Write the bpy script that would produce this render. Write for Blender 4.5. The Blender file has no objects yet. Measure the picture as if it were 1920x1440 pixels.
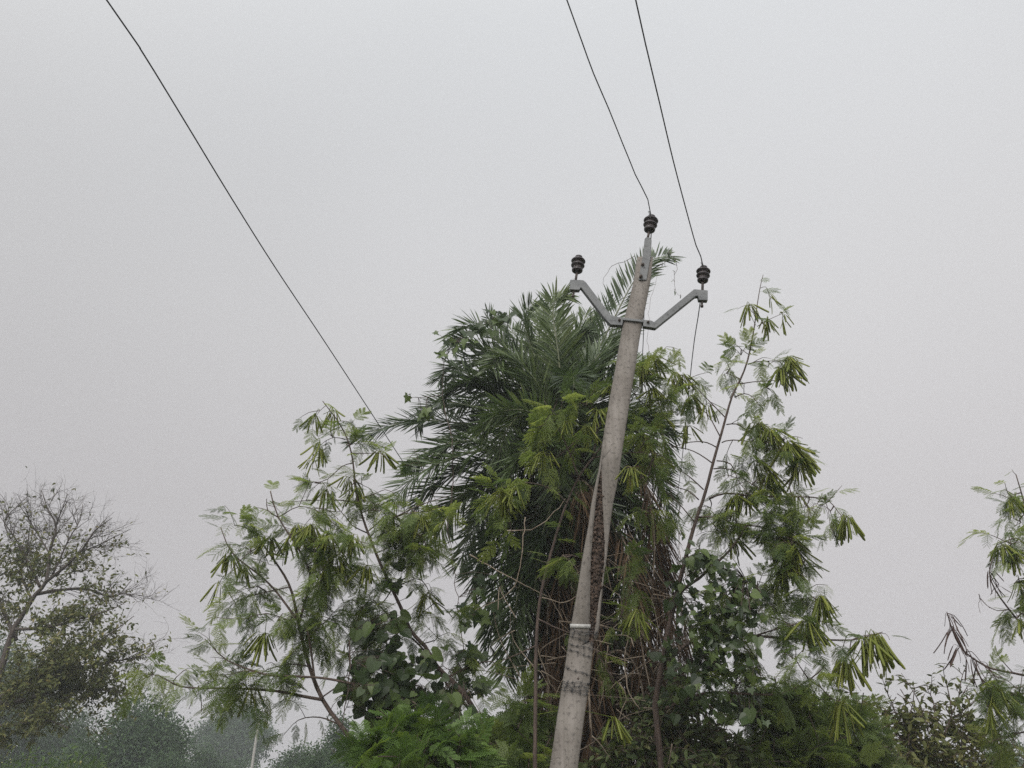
import bpy, bmesh, math, random
import numpy as np
from mathutils import Vector

# ------------------------------------------------------------------ camera, world, sun, exposure
S = bpy.context.scene
COL = S.collection
CAM_H, PITCH, FPX = 1.6, math.radians(27.7), 1450.0
cam_data = bpy.data.cameras.new("camera")
cam = bpy.data.objects.new("camera", cam_data)
COL.objects.link(cam)
cam.location = (0, 0, CAM_H)
cam.rotation_euler = (math.pi / 2 + PITCH, 0, 0)
cam_data.sensor_width = 36.0
cam_data.lens = FPX / 1920 * 36.0
cam_data.clip_end = 2000
S.camera = cam
S.view_settings.view_transform = 'Standard'
S.view_settings.look = 'None'
S.view_settings.exposure = 0.0
S.view_settings.gamma = 1.0
S.cycles.use_denoising = False
S.cycles.volume_bounces = 2
S.cycles.max_bounces = 8
S.cycles.transparent_max_bounces = 8

SUN_EL, SUN_AZ = math.radians(48), math.radians(200)   # behind the camera, a little to the left
world = bpy.data.worlds.new("World")
S.world = world
world.use_nodes = True
nt = world.node_tree
nt.nodes.clear()
out = nt.nodes.new('ShaderNodeOutputWorld')
bg = nt.nodes.new('ShaderNodeBackground')
sky = nt.nodes.new('ShaderNodeTexSky')
sky.sky_type = 'NISHITA'
sky.sun_disc = False
sky.sun_elevation = SUN_EL
sky.sun_rotation = SUN_AZ
sky.dust_density = 6.0
tc = nt.nodes.new('ShaderNodeTexCoord')
sep = nt.nodes.new('ShaderNodeSeparateXYZ')
nt.links.new(tc.outputs['Generated'], sep.inputs[0])
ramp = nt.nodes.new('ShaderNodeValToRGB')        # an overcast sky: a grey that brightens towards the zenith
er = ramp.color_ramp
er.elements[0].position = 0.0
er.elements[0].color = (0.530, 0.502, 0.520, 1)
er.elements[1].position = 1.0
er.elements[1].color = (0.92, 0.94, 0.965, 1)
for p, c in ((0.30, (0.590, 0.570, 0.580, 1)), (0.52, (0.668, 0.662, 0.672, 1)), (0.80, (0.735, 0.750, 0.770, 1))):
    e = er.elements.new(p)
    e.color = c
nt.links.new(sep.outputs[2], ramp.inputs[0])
noi = nt.nodes.new('ShaderNodeTexNoise')          # faint unevenness of the cloud sheet
noi.inputs['Scale'].default_value = 1.3
noi.inputs['Detail'].default_value = 2.0
nt.links.new(tc.outputs['Generated'], noi.inputs['Vector'])
mr = nt.nodes.new('ShaderNodeMapRange')
mr.inputs[1].default_value = 0.3
mr.inputs[2].default_value = 0.7
mr.inputs[3].default_value = 0.915
mr.inputs[4].default_value = 0.985
nt.links.new(noi.outputs[0], mr.inputs[0])
mul = nt.nodes.new('ShaderNodeMixRGB')
mul.blend_type = 'MULTIPLY'
mul.inputs[0].default_value = 1.0
nt.links.new(ramp.outputs[0], mul.inputs[1])
tilt = nt.nodes.new('ShaderNodeMath')              # the cloud is thinner, so brighter, towards the right
tilt.operation = 'MULTIPLY_ADD'
tilt.inputs[1].default_value = 0.135
nt.links.new(sep.outputs[0], tilt.inputs[0])
nt.links.new(mr.outputs[0], tilt.inputs[2])
nt.links.new(tilt.outputs[0], mul.inputs[2])
scl = nt.nodes.new('ShaderNodeMixRGB')            # the clear sky above the clouds at strength 0.08
scl.blend_type = 'MULTIPLY'
scl.inputs[0].default_value = 1.0
scl.inputs[2].default_value = (0.08, 0.08, 0.08, 1)
nt.links.new(sky.outputs[0], scl.inputs[1])
mix = nt.nodes.new('ShaderNodeMixRGB')
mix.inputs[0].default_value = 0.97
nt.links.new(scl.outputs[0], mix.inputs[1])
vm = nt.nodes.new('ShaderNodeVectorMath')           # glow round the veiled sun, added in the unseen sky to brighten foliage
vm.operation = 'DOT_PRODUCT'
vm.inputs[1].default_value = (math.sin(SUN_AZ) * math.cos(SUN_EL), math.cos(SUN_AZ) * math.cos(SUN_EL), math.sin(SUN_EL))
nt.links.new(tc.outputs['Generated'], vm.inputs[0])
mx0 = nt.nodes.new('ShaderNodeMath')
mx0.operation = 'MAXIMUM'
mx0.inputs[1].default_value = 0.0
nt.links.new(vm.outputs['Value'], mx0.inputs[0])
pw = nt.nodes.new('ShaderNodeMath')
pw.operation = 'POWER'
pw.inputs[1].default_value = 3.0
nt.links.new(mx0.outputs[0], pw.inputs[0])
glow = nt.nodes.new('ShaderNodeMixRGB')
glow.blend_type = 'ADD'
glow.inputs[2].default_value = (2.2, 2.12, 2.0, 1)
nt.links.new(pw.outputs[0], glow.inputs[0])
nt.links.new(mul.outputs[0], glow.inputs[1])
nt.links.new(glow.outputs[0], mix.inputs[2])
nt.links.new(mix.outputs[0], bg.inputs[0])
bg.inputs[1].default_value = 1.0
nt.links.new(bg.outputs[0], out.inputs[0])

sd = bpy.data.lights.new("sun", 'SUN')
sd.energy = 1.5
sd.angle = math.radians(25)
sd.color = (1.0, 0.955, 0.90)
sun = bpy.data.objects.new("sun", sd)
COL.objects.link(sun)
sdir = Vector((math.sin(SUN_AZ) * math.cos(SUN_EL), math.cos(SUN_AZ) * math.cos(SUN_EL), math.sin(SUN_EL)))
sun.rotation_euler = sdir.to_track_quat('Z', 'Y').to_euler()

# ------------------------------------------------------------------ helpers
rng = np.random.default_rng(7)
FWD = np.array([0, math.cos(PITCH), math.sin(PITCH)])
UPV = np.array([0, -math.sin(PITCH), math.cos(PITCH)])
EYE = np.array([0, 0, CAM_H])


def ray(px, py):
    return FWD + (px - 960) / FPX * np.array([1.0, 0, 0]) + (720 - py) / FPX * UPV


def P(px, py, Y):
    """measured spot of the photograph at ground distance Y -> world point"""
    d = ray(px, py)
    return EYE + d * (Y / d[1])


def PZ(px, py, z):
    d = ray(px, py)
    return EYE + d * ((z - CAM_H) / d[2])


def nrm(v):
    v = np.asarray(v, float)
    return v / np.maximum(np.linalg.norm(v, axis=-1, keepdims=True), 1e-9)


def spline(pts, step=0.05):
    """Catmull-Rom through 3-D points, resampled about every step metres"""
    p = np.asarray(pts, float)
    if len(p) < 3:
        n = max(2, int(np.linalg.norm(p[1] - p[0]) / step) + 1)
        return p[0] + (p[1] - p[0]) * np.linspace(0, 1, n)[:, None]
    q = np.vstack([2 * p[0] - p[1], p, 2 * p[-1] - p[-2]])
    res = []
    for i in range(1, len(q) - 2):
        n = max(2, int(np.linalg.norm(q[i + 1] - q[i]) / step))
        t = np.linspace(0, 1, n, endpoint=False)[:, None]
        a, b, c, d = q[i - 1], q[i], q[i + 1], q[i + 2]
        res.append(0.5 * ((2 * b) + (-a + c) * t + (2 * a - 5 * b + 4 * c - d) * t * t + (-a + 3 * b - 3 * c + d) * t ** 3))
    res.append(p[-1:])
    return np.vstack(res)


class MB:
    """collects triangles; build() links them as ONE mesh object"""

    def __init__(self):
        self.v, self.f, self.t, self.n = [], [], [], 0

    def add(self, v, f, tint=None):
        v = np.asarray(v, float).reshape(-1, 3)
        f = np.asarray(f, np.int64).reshape(-1, 3)
        self.v.append(v)
        self.f.append(f + self.n)
        self.t.append(np.full(len(f), 0.5) if tint is None else np.broadcast_to(np.asarray(tint, float), (len(f),)))
        self.n += len(v)

    def tube(self, pts, r, sides=6, cap=True, tint=None, jit=0.0):
        p = np.asarray(pts, float)
        m = len(p)
        r = np.broadcast_to(np.asarray(r, float), (m,))
        T = nrm(np.gradient(p, axis=0))
        ref = np.array([0.31, 0.77, 0.55]) if abs(T[0] @ np.array([0.31, 0.77, 0.55])) < 0.9 else np.array([1.0, 0, 0])
        N = np.zeros((m, 3))
        a = ref
        for i in range(m):
            a = a - T[i] * (a @ T[i])
            a = a / max(np.linalg.norm(a), 1e-9)
            N[i] = a
        B = np.cross(T, N)
        ang = np.linspace(0, 2 * math.pi, sides, endpoint=False)
        rr = r[:, None] * (1 + (rng.random((m, sides)) - 0.5) * jit)
        V = p[:, None] + rr[..., None] * (np.cos(ang)[None, :, None] * N[:, None] + np.sin(ang)[None, :, None] * B[:, None])
        V = V.reshape(-1, 3)
        i = np.arange(m - 1)[:, None] * sides
        j = np.arange(sides)[None]
        k = (j + 1) % sides
        q = np.stack([i + j, i + k, i + sides + k, i + sides + j], -1).reshape(-1, 4)
        F = np.vstack([q[:, [0, 1, 2]], q[:, [0, 2, 3]]])
        if cap:
            V = np.vstack([V, p[0], p[-1]])
            c0, c1 = m * sides, m * sides + 1
            jj, kk = j[0], k[0]
            e = (m - 1) * sides
            F = np.vstack([F, np.stack([np.full(sides, c0), kk, jj], -1), np.stack([np.full(sides, c1), e + jj, e + kk], -1)])
        self.add(V, F, tint)

    def box(self, c, sx, sy, sz, ax=None):
        """box with half sizes along the axes ax (3x3 rows)"""
        ax = np.eye(3) if ax is None else np.asarray(ax, float)
        s = np.array([[x, y, z] for x in (-1, 1) for y in (-1, 1) for z in (-1, 1)], float) * [sx, sy, sz]
        V = np.asarray(c) + s @ ax
        q = [(0, 1, 3, 2), (4, 6, 7, 5), (0, 4, 5, 1), (2, 3, 7, 6), (0, 2, 6, 4), (1, 5, 7, 3)]
        F = [t for a, b, c_, d in q for t in ((a, b, c_), (a, c_, d))]
        self.add(V, F)

    def lathe(self, base, axis, prof, sides=20):
        """prof: list of (radius, height)"""
        ax = nrm(axis)
        u = nrm(np.cross(ax, [0, 1, 0.1]))
        w = np.cross(ax, u)
        ang = np.linspace(0, 2 * math.pi, sides, endpoint=False)
        ring = np.cos(ang)[:, None] * u + np.sin(ang)[:, None] * w
        V = np.vstack([base + ax * h + ring * max(r, 1e-4) for r, h in prof])
        m = len(prof)
        i = np.arange(m - 1)[:, None] * sides
        j = np.arange(sides)[None]
        k = (j + 1) % sides
        q = np.stack([i + j, i + k, i + sides + k, i + sides + j], -1).reshape(-1, 4)
        self.add(V, np.vstack([q[:, [0, 1, 2]], q[:, [0, 2, 3]]]))

    def inst(self, tv, tf, R, loc, scale, tint):
        K, n = len(loc), len(tv)
        if K == 0:
            return
        V = np.einsum('kij,nj->kni', R, tv) * np.asarray(scale).reshape(K, 1, 1) + np.asarray(loc)[:, None]
        F = tf[None] + (np.arange(K) * n)[:, None, None]
        self.add(V.reshape(-1, 3), F.reshape(-1, 3), np.repeat(np.asarray(tint), len(tf)))

    def build(self, name, mat, parent=None, smooth=False):
        v = np.vstack(self.v)
        f = np.vstack(self.f).astype(np.int32)
        t = np.concatenate(self.t)
        me = bpy.data.meshes.new(name)
        me.vertices.add(len(v))
        loc = v - (np.array(parent['_o']) if parent is not None and '_o' in parent else 0)
        me.vertices.foreach_set('co', loc.astype(np.float32).ravel())
        me.loops.add(f.size)
        me.loops.foreach_set('vertex_index', f.ravel())
        me.polygons.add(len(f))
        me.polygons.foreach_set('loop_start', np.arange(0, f.size, 3, dtype=np.int32))
        me.polygons.foreach_set('loop_total', np.full(len(f), 3, np.int32))
        at = me.attributes.new('tint', 'FLOAT', 'FACE')
        at.data.foreach_set('value', t.astype(np.float32))
        me.update(calc_edges=True)
        if smooth:
            me.polygons.foreach_set('use_smooth', np.ones(len(f), bool))
        me.materials.append(mat)
        o = bpy.data.objects.new(name, me)
        COL.objects.link(o)
        if parent is not None:
            o.parent = parent
            o['_o'] = parent['_o']
        return o


def thing(name, label, cat, loc, group=None):
    o = bpy.data.objects.new(name, None)
    o.empty_display_size = 0.2
    COL.objects.link(o)
    o.location = tuple(float(x) for x in loc)
    o['_o'] = [float(x) for x in loc]
    o['label'] = label
    o['category'] = cat
    if group:
        o['group'] = group
    return o


def tag(o, label, cat, group=None, kind=None):
    o['label'] = label
    o['category'] = cat
    if group:
        o['group'] = group
    if kind:
        o['kind'] = kind
    return o


# ------------------------------------------------------------------ materials
def newmat(name):
    m = bpy.data.materials.new(name)
    m.use_nodes = True
    t = m.node_tree
    b = t.nodes['Principled BSDF']
    return m, t, b


def leafmat(name, cols, trans=0.3, rough=0.5, spec=0.35, tcol=None):
    """leaf: colour by the leaf's own tint, light passing through"""
    m, t, b = newmat(name)
    at = t.nodes.new('ShaderNodeAttribute')
    at.attribute_name = 'tint'
    r = t.nodes.new('ShaderNodeValToRGB')
    r.color_ramp.elements[0].color = (*cols[0], 1)
    r.color_ramp.elements[1].color = (*cols[-1], 1)
    for i, c in enumerate(cols[1:-1]):
        e = r.color_ramp.elements.new((i + 1) / (len(cols) - 1))
        e.color = (*c, 1)
    t.links.new(at.outputs['Fac'], r.inputs[0])
    t.links.new(r.outputs[0], b.inputs['Base Color'])
    b.inputs['Roughness'].default_value = rough
    b.inputs['Specular IOR Level'].default_value = spec
    tr = t.nodes.new('ShaderNodeBsdfTranslucent')
    hs = t.nodes.new('ShaderNodeHueSaturation')
    hs.inputs['Hue'].default_value = 0.485
    hs.inputs['Saturation'].default_value = 1.15
    hs.inputs['Value'].default_value = 1.35
    t.links.new(r.outputs[0], hs.inputs['Color'])
    t.links.new(hs.outputs[0], tr.inputs[0])
    mx = t.nodes.new('ShaderNodeMixShader')
    mx.inputs[0].default_value = trans
    t.links.new(b.outputs[0], mx.inputs[1])
    t.links.new(tr.outputs[0], mx.inputs[2])
    t.links.new(mx.outputs[0], t.nodes['Material Output'].inputs[0])
    return m


def noisemat(name, c0, c1, scale, rough=0.85, bump=0.3, detail=6, stretch=None, metallic=0.0, lo=0.35, hi=0.65, fine=None, streak=0):
    m, t, b = newmat(name)
    g = t.nodes.new('ShaderNodeTexCoord')
    vec = g.outputs['Object']
    if stretch:
        mp = t.nodes.new('ShaderNodeMapping')
        mp.inputs['Scale'].default_value = stretch
        t.links.new(vec, mp.inputs[0])
        vec = mp.outputs[0]
    n = t.nodes.new('ShaderNodeTexNoise')
    n.inputs['Scale'].default_value = scale
    n.inputs['Detail'].default_value = detail
    n.inputs['Roughness'].default_value = 0.65
    t.links.new(vec, n.inputs['Vector'])
    r = t.nodes.new('ShaderNodeValToRGB')
    r.color_ramp.elements[0].position = lo
    r.color_ramp.elements[0].color = (*c0, 1)
    r.color_ramp.elements[1].position = hi
    r.color_ramp.elements[1].color = (*c1, 1)
    t.links.new(n.outputs[0], r.inputs[0])
    col = r.outputs[0]
    if fine:                                        # second layer: small dark specks and pits
        n2 = t.nodes.new('ShaderNodeTexNoise')
        n2.inputs['Scale'].default_value = fine[0]
        n2.inputs['Detail'].default_value = 4
        t.links.new(vec, n2.inputs['Vector'])
        r2 = t.nodes.new('ShaderNodeValToRGB')
        r2.color_ramp.elements[0].position = fine[1]
        r2.color_ramp.elements[0].color = (fine[3],) * 3 + (1,)
        r2.color_ramp.elements[1].position = fine[2]
        r2.color_ramp.elements[1].color = (1, 1, 1, 1)
        t.links.new(n2.outputs[0], r2.inputs[0])
        mm = t.nodes.new('ShaderNodeMixRGB')
        mm.blend_type = 'MULTIPLY'
        mm.inputs[0].default_value = 1
        t.links.new(col, mm.inputs[1])
        t.links.new(r2.outputs[0], mm.inputs[2])
        col = mm.outputs[0]
    if streak:                                      # long weather streaks down the surface
        mp2 = t.nodes.new('ShaderNodeMapping')
        mp2.inputs['Scale'].default_value = (38, 38, 1.6)
        mp2.inputs['Rotation'].default_value = (0, math.radians(-11), 0)
        t.links.new(g.outputs['Object'], mp2.inputs[0])
        n3 = t.nodes.new('ShaderNodeTexNoise')
        n3.inputs['Scale'].default_value = 1.0
        n3.inputs['Detail'].default_value = 5
        t.links.new(mp2.outputs[0], n3.inputs['Vector'])
        r3 = t.nodes.new('ShaderNodeValToRGB')
        r3.color_ramp.elements[0].position = .34
        r3.color_ramp.elements[0].color = (streak, streak, streak * .97, 1)
        r3.color_ramp.elements[1].position = .56
        r3.color_ramp.elements[1].color = (1, 1, 1, 1)
        t.links.new(n3.outputs[0], r3.inputs[0])
        m3 = t.nodes.new('ShaderNodeMixRGB')
        m3.blend_type = 'MULTIPLY'
        m3.inputs[0].default_value = 1
        t.links.new(col, m3.inputs[1])
        t.links.new(r3.outputs[0], m3.inputs[2])
        col = m3.outputs[0]
    t.links.new(col, b.inputs['Base Color'])
    b.inputs['Roughness'].default_value = rough
    b.inputs['Metallic'].default_value = metallic
    bp = t.nodes.new('ShaderNodeBump')
    bp.inputs['Strength'].default_value = bump
    bp.inputs['Distance'].default_value = 0.02
    t.links.new(n.outputs[0], bp.inputs['Height'])
    t.links.new(bp.outputs[0], b.inputs['Normal'])
    return m


M = {}
M['concrete'] = noisemat('concrete', (0.124, 0.111, 0.100), (0.178, 0.163, 0.149), 5, 0.9, 0.3, fine=(42, 0.32, 0.46, 0.55), streak=0.80)
M['mud'] = noisemat('termite_mud', (0.022, 0.013, 0.009), (0.10, 0.068, 0.05), 24, 0.95, 0.9, lo=0.4, hi=0.68)
M['steel'] = noisemat('galvanised_steel', (0.092, 0.098, 0.105), (0.142, 0.149, 0.154), 12, 0.55, 0.05, metallic=0.15, fine=(30, 0.32, 0.42, 0.6))
M['rust'] = noisemat('rusty_steel', (0.035, 0.028, 0.026), (0.09, 0.07, 0.06), 30, 0.7, 0.2, metallic=0.2)
M['porcelain'] = noisemat('brown_porcelain', (0.018, 0.014, 0.018), (0.031, 0.023, 0.028), 20, 0.30, 0.0)
M['pale_neck'] = noisemat('pale_ring_mat', (0.16, 0.14, 0.15), (0.24, 0.21, 0.22), 20, 0.3, 0.0)
M['wire'] = noisemat('weathered_wire', (0.020, 0.022, 0.025), (0.045, 0.048, 0.052), 40, 0.6, 0.0, metallic=0.2)
M['pale_concrete'] = noisemat('pale_concrete', (0.26, 0.25, 0.235), (0.36, 0.35, 0.33), 3, 0.9, 0.1)
M['plate'] = noisemat('pale_strip', (0.24, 0.24, 0.235), (0.40, 0.40, 0.39), 60, 0.6, 0.0)
M['bark'] = noisemat('young_bark', (0.040, 0.028, 0.024), (0.105, 0.075, 0.062), 14, 0.9, 0.4, stretch=(3, 3, 0.6))
M['bark_grey'] = noisemat('grey_bark', (0.030, 0.024, 0.021), (0.085, 0.069, 0.060), 8, 0.9, 0.4, stretch=(3, 3, 0.6))
M['dry_twig'] = noisemat('dry_twig', (0.13, 0.10, 0.075), (0.26, 0.215, 0.17), 14, 0.9, 0.2)
M['palm_trunk'] = noisemat('palm_trunk', (0.020, 0.013, 0.010), (0.075, 0.047, 0.033), 10, 0.95, 0.8)
M['rachis'] = noisemat('frond_rib', (0.055, 0.070, 0.034), (0.12, 0.13, 0.07), 9, 0.6, 0.1)
M['frond'] = leafmat('palm_leaflet', [(0.022, 0.038, 0.017), (0.052, 0.084, 0.033), (0.098, 0.140, 0.053), (0.18, 0.21, 0.095)], 0.25, 0.40, 0.5)
M['dead_frond'] = leafmat('dead_leaflet', [(0.022, 0.014, 0.009), (0.055, 0.035, 0.022), (0.13, 0.088, 0.055)], 0.12, 0.85, 0.1)
M['feather'] = leafmat('feathery_leaf', [(0.062, 0.098, 0.036), (0.135, 0.190, 0.060), (0.230, 0.285, 0.088)], 0.52, 0.5, 0.3)
M['feather_bright'] = leafmat('fresh_feathery_leaf', [(0.044, 0.082, 0.025), (0.095, 0.165, 0.040), (0.175, 0.255, 0.062)], 0.38, 0.5, 0.3)
M['pod'] = leafmat('green_pod', [(0.125, 0.165, 0.028), (0.20, 0.24, 0.042), (0.30, 0.33, 0.080)], 0.48, 0.45, 0.35)
M['dry_pod'] = leafmat('dry_pod', [(0.030, 0.018, 0.016), (0.055, 0.034, 0.030), (0.10, 0.065, 0.055)], 0.1, 0.7, 0.2)
M['climber'] = leafmat('climber_leaf', [(0.016, 0.030, 0.011), (0.040, 0.068, 0.022), (0.105, 0.150, 0.045)], 0.34, 0.45, 0.4)
M['shrub'] = leafmat('shrub_leaf', [(0.028, 0.048, 0.018), (0.065, 0.095, 0.034), (0.11, 0.14, 0.052), (0.18, 0.18, 0.08)], 0.25, 0.55, 0.3)
M['autumn'] = leafmat('olive_brown_leaf', [(0.050, 0.066, 0.024), (0.092, 0.110, 0.040), (0.145, 0.155, 0.056), (0.19, 0.165, 0.062)], 0.25, 0.6, 0.2)
M['far_leaf'] = leafmat('distant_leaf', [(0.026, 0.050, 0.024), (0.044, 0.078, 0.034), (0.068, 0.108, 0.044)], 0.2, 0.6, 0.2)
M['crop'] = leafmat('crop_leaf', [(0.045, 0.085, 0.026), (0.080, 0.125, 0.036), (0.36, 0.36, 0.16)], 0.35, 0.6, 0.2)
M['soil'] = noisemat('grassy_soil', (0.045, 0.05, 0.022), (0.10, 0.085, 0.05), 0.8, 0.95, 0.5, detail=10)

# ------------------------------------------------------------------ ground
mb = MB()
n = 81
gx = np.linspace(-150, 150, n)
X, Y_ = np.meshgrid(gx, gx)
Z = 0.06 * np.sin(X * 0.31) * np.cos(Y_ * 0.27)
V = np.stack([X, Y_, Z], -1).reshape(-1, 3)
i = (np.arange(n - 1)[:, None] * n + np.arange(n - 1)[None]).ravel()
mb.add(V, np.vstack([np.stack([i, i + 1, i + n + 1], -1), np.stack([i, i + n + 1, i + n], -1)]))
g = mb.build('ground', M['soil'], smooth=True)
tag(g, 'grassy brown soil under the trees and the field', 'ground', kind='structure')

# ------------------------------------------------------------------ utility pole
PY = 5.40
rows = [  # image row: left edge, right edge, groove left, groove right (same = no groove)
    (481, 1195.5, 1225, 0, 0), (520, 1190, 1221, 0, 0), (600, 1170, 1206, 0, 0), (640, 1163, 1199, 0, 0),
    (680, 1156, 1193, 0, 0), (740, 1145, 1183, 0, 0), (800, 1135, 1174, 0, 0), (840, 1129, 1168, 0, 0),
    (862, 1126, 1165, 1128.5, 1129.0), (880, 1123, 1163, 1126.5, 1127.8), (910, 1116, 1157, 1121.5, 1129),
    (940, 1110, 1150, 1117.5, 1130), (980, 1105, 1145, 1113.5, 1132), (1010, 1099, 1142, 1111, 1133.5),
    (1040, 1093.6, 1139, 1108.5, 1133.8), (1070, 1089, 1134, 1107.5, 1131.5), (1100, 1084.5, 1130.5, 1107, 1127.5),
    (1135, 1078, 1127, 1106.5, 1121.5), (1164, 1073, 1124.5, 1105.5, 1117.5), (1192, 1068.5, 1121.5, 1104.5, 1114),
    (1200, 1067, 1114.5, 1104.5, 1113.0), (1212, 1065.5, 1112.5, 0, 0), (1240, 1061.5, 1110, 0, 0), (1280, 1055.5, 1106, 0, 0),
    (1340, 1046, 1097, 0, 0), (1400, 1037.5, 1089, 0, 0), (1440, 1031.5, 1083.5, 0, 0)]
pole_rows = []
for y, l, r, gl, gr in rows:
    L, R_ = P(l, y, PY), P(r, y, PY)
    if gl == 0:
        a = L + (R_ - L) * 0.45
        pole_rows.append((L, R_, a, a + (R_ - L) * 0.02, 0.0))
    else:
        pole_rows.append((L, R_, P(gl, y, PY), P(gr, y, PY), 0.035 if y > 900 else 0.012))
a, b = pole_rows[-3], pole_rows[-1]
k = (b[0][2] + 0.15) / (a[0][2] - b[0][2])
pole_rows.append(tuple(b[q] + (b[q] - a[q]) * k for q in range(4)) + (0.0,))
base = (pole_rows[-1][0] + pole_rows[-1][1]) / 2
pole = thing('utility_pole', 'leaning grey concrete power pole with a V shaped steel cross arm', 'utility pole', (base[0], PY + 0.05, 0))
mb = MB()
V = []
DEP = 0.11
for idx, (L, R_, A, B, d) in enumerate(pole_rows):
    w = nrm(R_ - L)
    c = 0.008
    yv = np.array([0, 1.0, 0])
    jl, jr = (rng.random(2) - 0.5) * 0.004
    V += [L + yv * DEP, L + yv * c + w * jl, L + w * (c + jl), A, A + yv * d, B + yv * d, B, R_ - w * (c + jr), R_ + yv * c - w * jr, R_ + yv * DEP]
m_ = 10
F = []
for i in range(len(pole_rows) - 1):
    for j in range(m_):
        k2 = (j + 1) % m_
        q = (i * m_ + j, i * m_ + k2, (i + 1) * m_ + k2, (i + 1) * m_ + j)
        F += [(q[0], q[2], q[1]), (q[0], q[3], q[2])]
for j in range(1, m_ - 1):
    F.append((0, j, j + 1))
mb.add(V, F)
mb.build('shaft', M['concrete'], pole)

# crust of termite mud and dead creeper filling the groove
mb = MB()
gpts, grad = [], []
for y, l, r, gl, gr in rows:
    if gl:
        gpts.append((y, gl, gr))
for s in range(900):
    t = rng.random() ** 0.75
    y = 868 + t * (1207 - 868)
    gl = np.interp(y, [g_[0] for g_ in gpts], [g_[1] for g_ in gpts])
    gr = np.interp(y, [g_[0] for g_ in gpts], [g_[2] for g_ in gpts])
    x = gl + (gr - gl) * rng.random()
    c = P(x, y, PY + 0.004 + 0.022 * rng.random())
    s_ = (0.004 + 0.011 * rng.random()) * (0.5 + 0.5 * min(1, (gr - gl) / 15))
    o = rng.normal(size=(6, 3)) * 0.25 + np.array([[1, 0, 0], [-1, 0, 0], [0, 1, 0], [0, -1, 0], [0, 0, 1.5], [0, 0, -1.5]])
    mb.add(c + o * s_, [(0, 2, 4), (2, 1, 4), (1, 3, 4), (3, 0, 4), (2, 0, 5), (1, 2, 5), (3, 1, 5), (0, 3, 5)])
V, F = [], []
for y, gl, gr in gpts:
    V += [P(gl + 0.2, y, PY + 0.02), P((gl + gr) / 2, y, PY + 0.008), P(gr - 0.2, y, PY + 0.02)]
for i in range(len(gpts) - 1):
    for j in range(2):
        q = (i * 3 + j, i * 3 + j + 1, i * 3 + j + 4, i * 3 + j + 3)
        F += [(q[0], q[2], q[1]), (q[0], q[3], q[2])]
mb.add(V, F)
mb.build('mud_crust', M['mud'], pole)


def extrude_px(outline, y0, y1, mat, name, parent):
    """flat outline measured on the pole's plane, extruded from y0 to y1"""
    bm = bmesh.new()
    o = np.array(parent['_o'])
    f_ = [bm.verts.new(tuple(P(x, y, PY) + np.array([0, y0, 0]) - o)) for x, y in outline]
    b_ = [bm.verts.new(tuple(P(x, y, PY) + np.array([0, y1, 0]) - o)) for x, y in outline]
    n_ = len(outline)
    bm.faces.new(f_)
    bm.faces.new(b_[::-1])
    for i in range(n_):
        bm.faces.new((f_[i], b_[i], b_[(i + 1) % n_], f_[(i + 1) % n_]))
    bmesh.ops.recalc_face_normals(bm, faces=bm.faces)
    bmesh.ops.bevel(bm, geom=[e for e in bm.edges], offset=0.0025, segments=1, affect='EDGES')
    me = bpy.data.meshes.new(name)
    bm.to_mesh(me)
    bm.free()
    me.materials.append(mat)
    ob = bpy.data.objects.new(name, me)
    COL.objects.link(ob)
    ob.parent = parent
    ob['_o'] = parent['_o']
    return ob


def bolt(px, py, y0, parent, r=0.014, L=0.02):
    mb = MB()
    c = P(px, py, PY) + np.array([0, y0, 0])
    mb.lathe(c, [0, -1, 0], [(0, -0.01), (r, -0.01), (r, L * 0.6), (r * 0.62, L * 0.62), (r * 0.62, L), (0, L)], 6)
    mb.build('bolt', M['rust'], parent)


arm_l = extrude_px([(1069, 525.8), (1093, 526.3), (1098, 530), (1146, 593), (1169, 597), (1166.5, 611), (1145, 610), (1133.5, 598),
                    (1089, 540), (1086, 545), (1069, 544)], -0.012, 0.032, M['steel'], 'cross_arm', pole)
arm_r = extrude_px([(1301, 543.5), (1326.5, 545.6), (1326.5, 564.6), (1310, 563.5), (1308.5, 556), (1303.5, 556.5), (1229, 616.5),
                    (1205.5, 613), (1206, 600.5), (1221, 602), (1226, 605)], -0.012, 0.032, M['steel'], 'cross_arm', pole)
bolt(1161, 602, -0.012, arm_l, 0.012)
bolt(1214.5, 606, -0.012, arm_r, 0.012)
clamp = extrude_px([(1167, 597.2), (1206.5, 601.4), (1206.2, 605.8), (1166.2, 601.6)], -0.016, 0.125, M['steel'], 'clamp_strap', pole)
brk = extrude_px([(1208.5, 449), (1211, 446), (1218, 446), (1220.5, 450), (1219.5, 484), (1212, 526), (1197, 526), (1204.5, 484)],
                 -0.010, -0.0005, M['steel'], 'top_bracket', pole)
# side flange makes the bracket a channel
fl = extrude_px([(1219, 451), (1221.5, 451), (1220.5, 484), (1218, 484)], -0.009, 0.05, M['steel'], 'flange', brk)
bolt(1204.5, 498, -0.010, brk, 0.015)
bolt(1201, 521, -0.010, brk, 0.016, 0.03)

IPROF = [(0, .30), (0.0, .60), (.05, .74), (.13, .76), (.17, .60), (.22, .46), (.29, .46), (.33, .86), (.38, .95), (.43, .90), (.47, .62), (.52, .50),
         (.57, .52), (.61, .92), (.66, 1.0), (.71, .94), (.75, .60), (.80, .42), (.85, .40), (.89, .52), (.95, .50), (.99, .34), (1.0, 0.0)]


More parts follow.
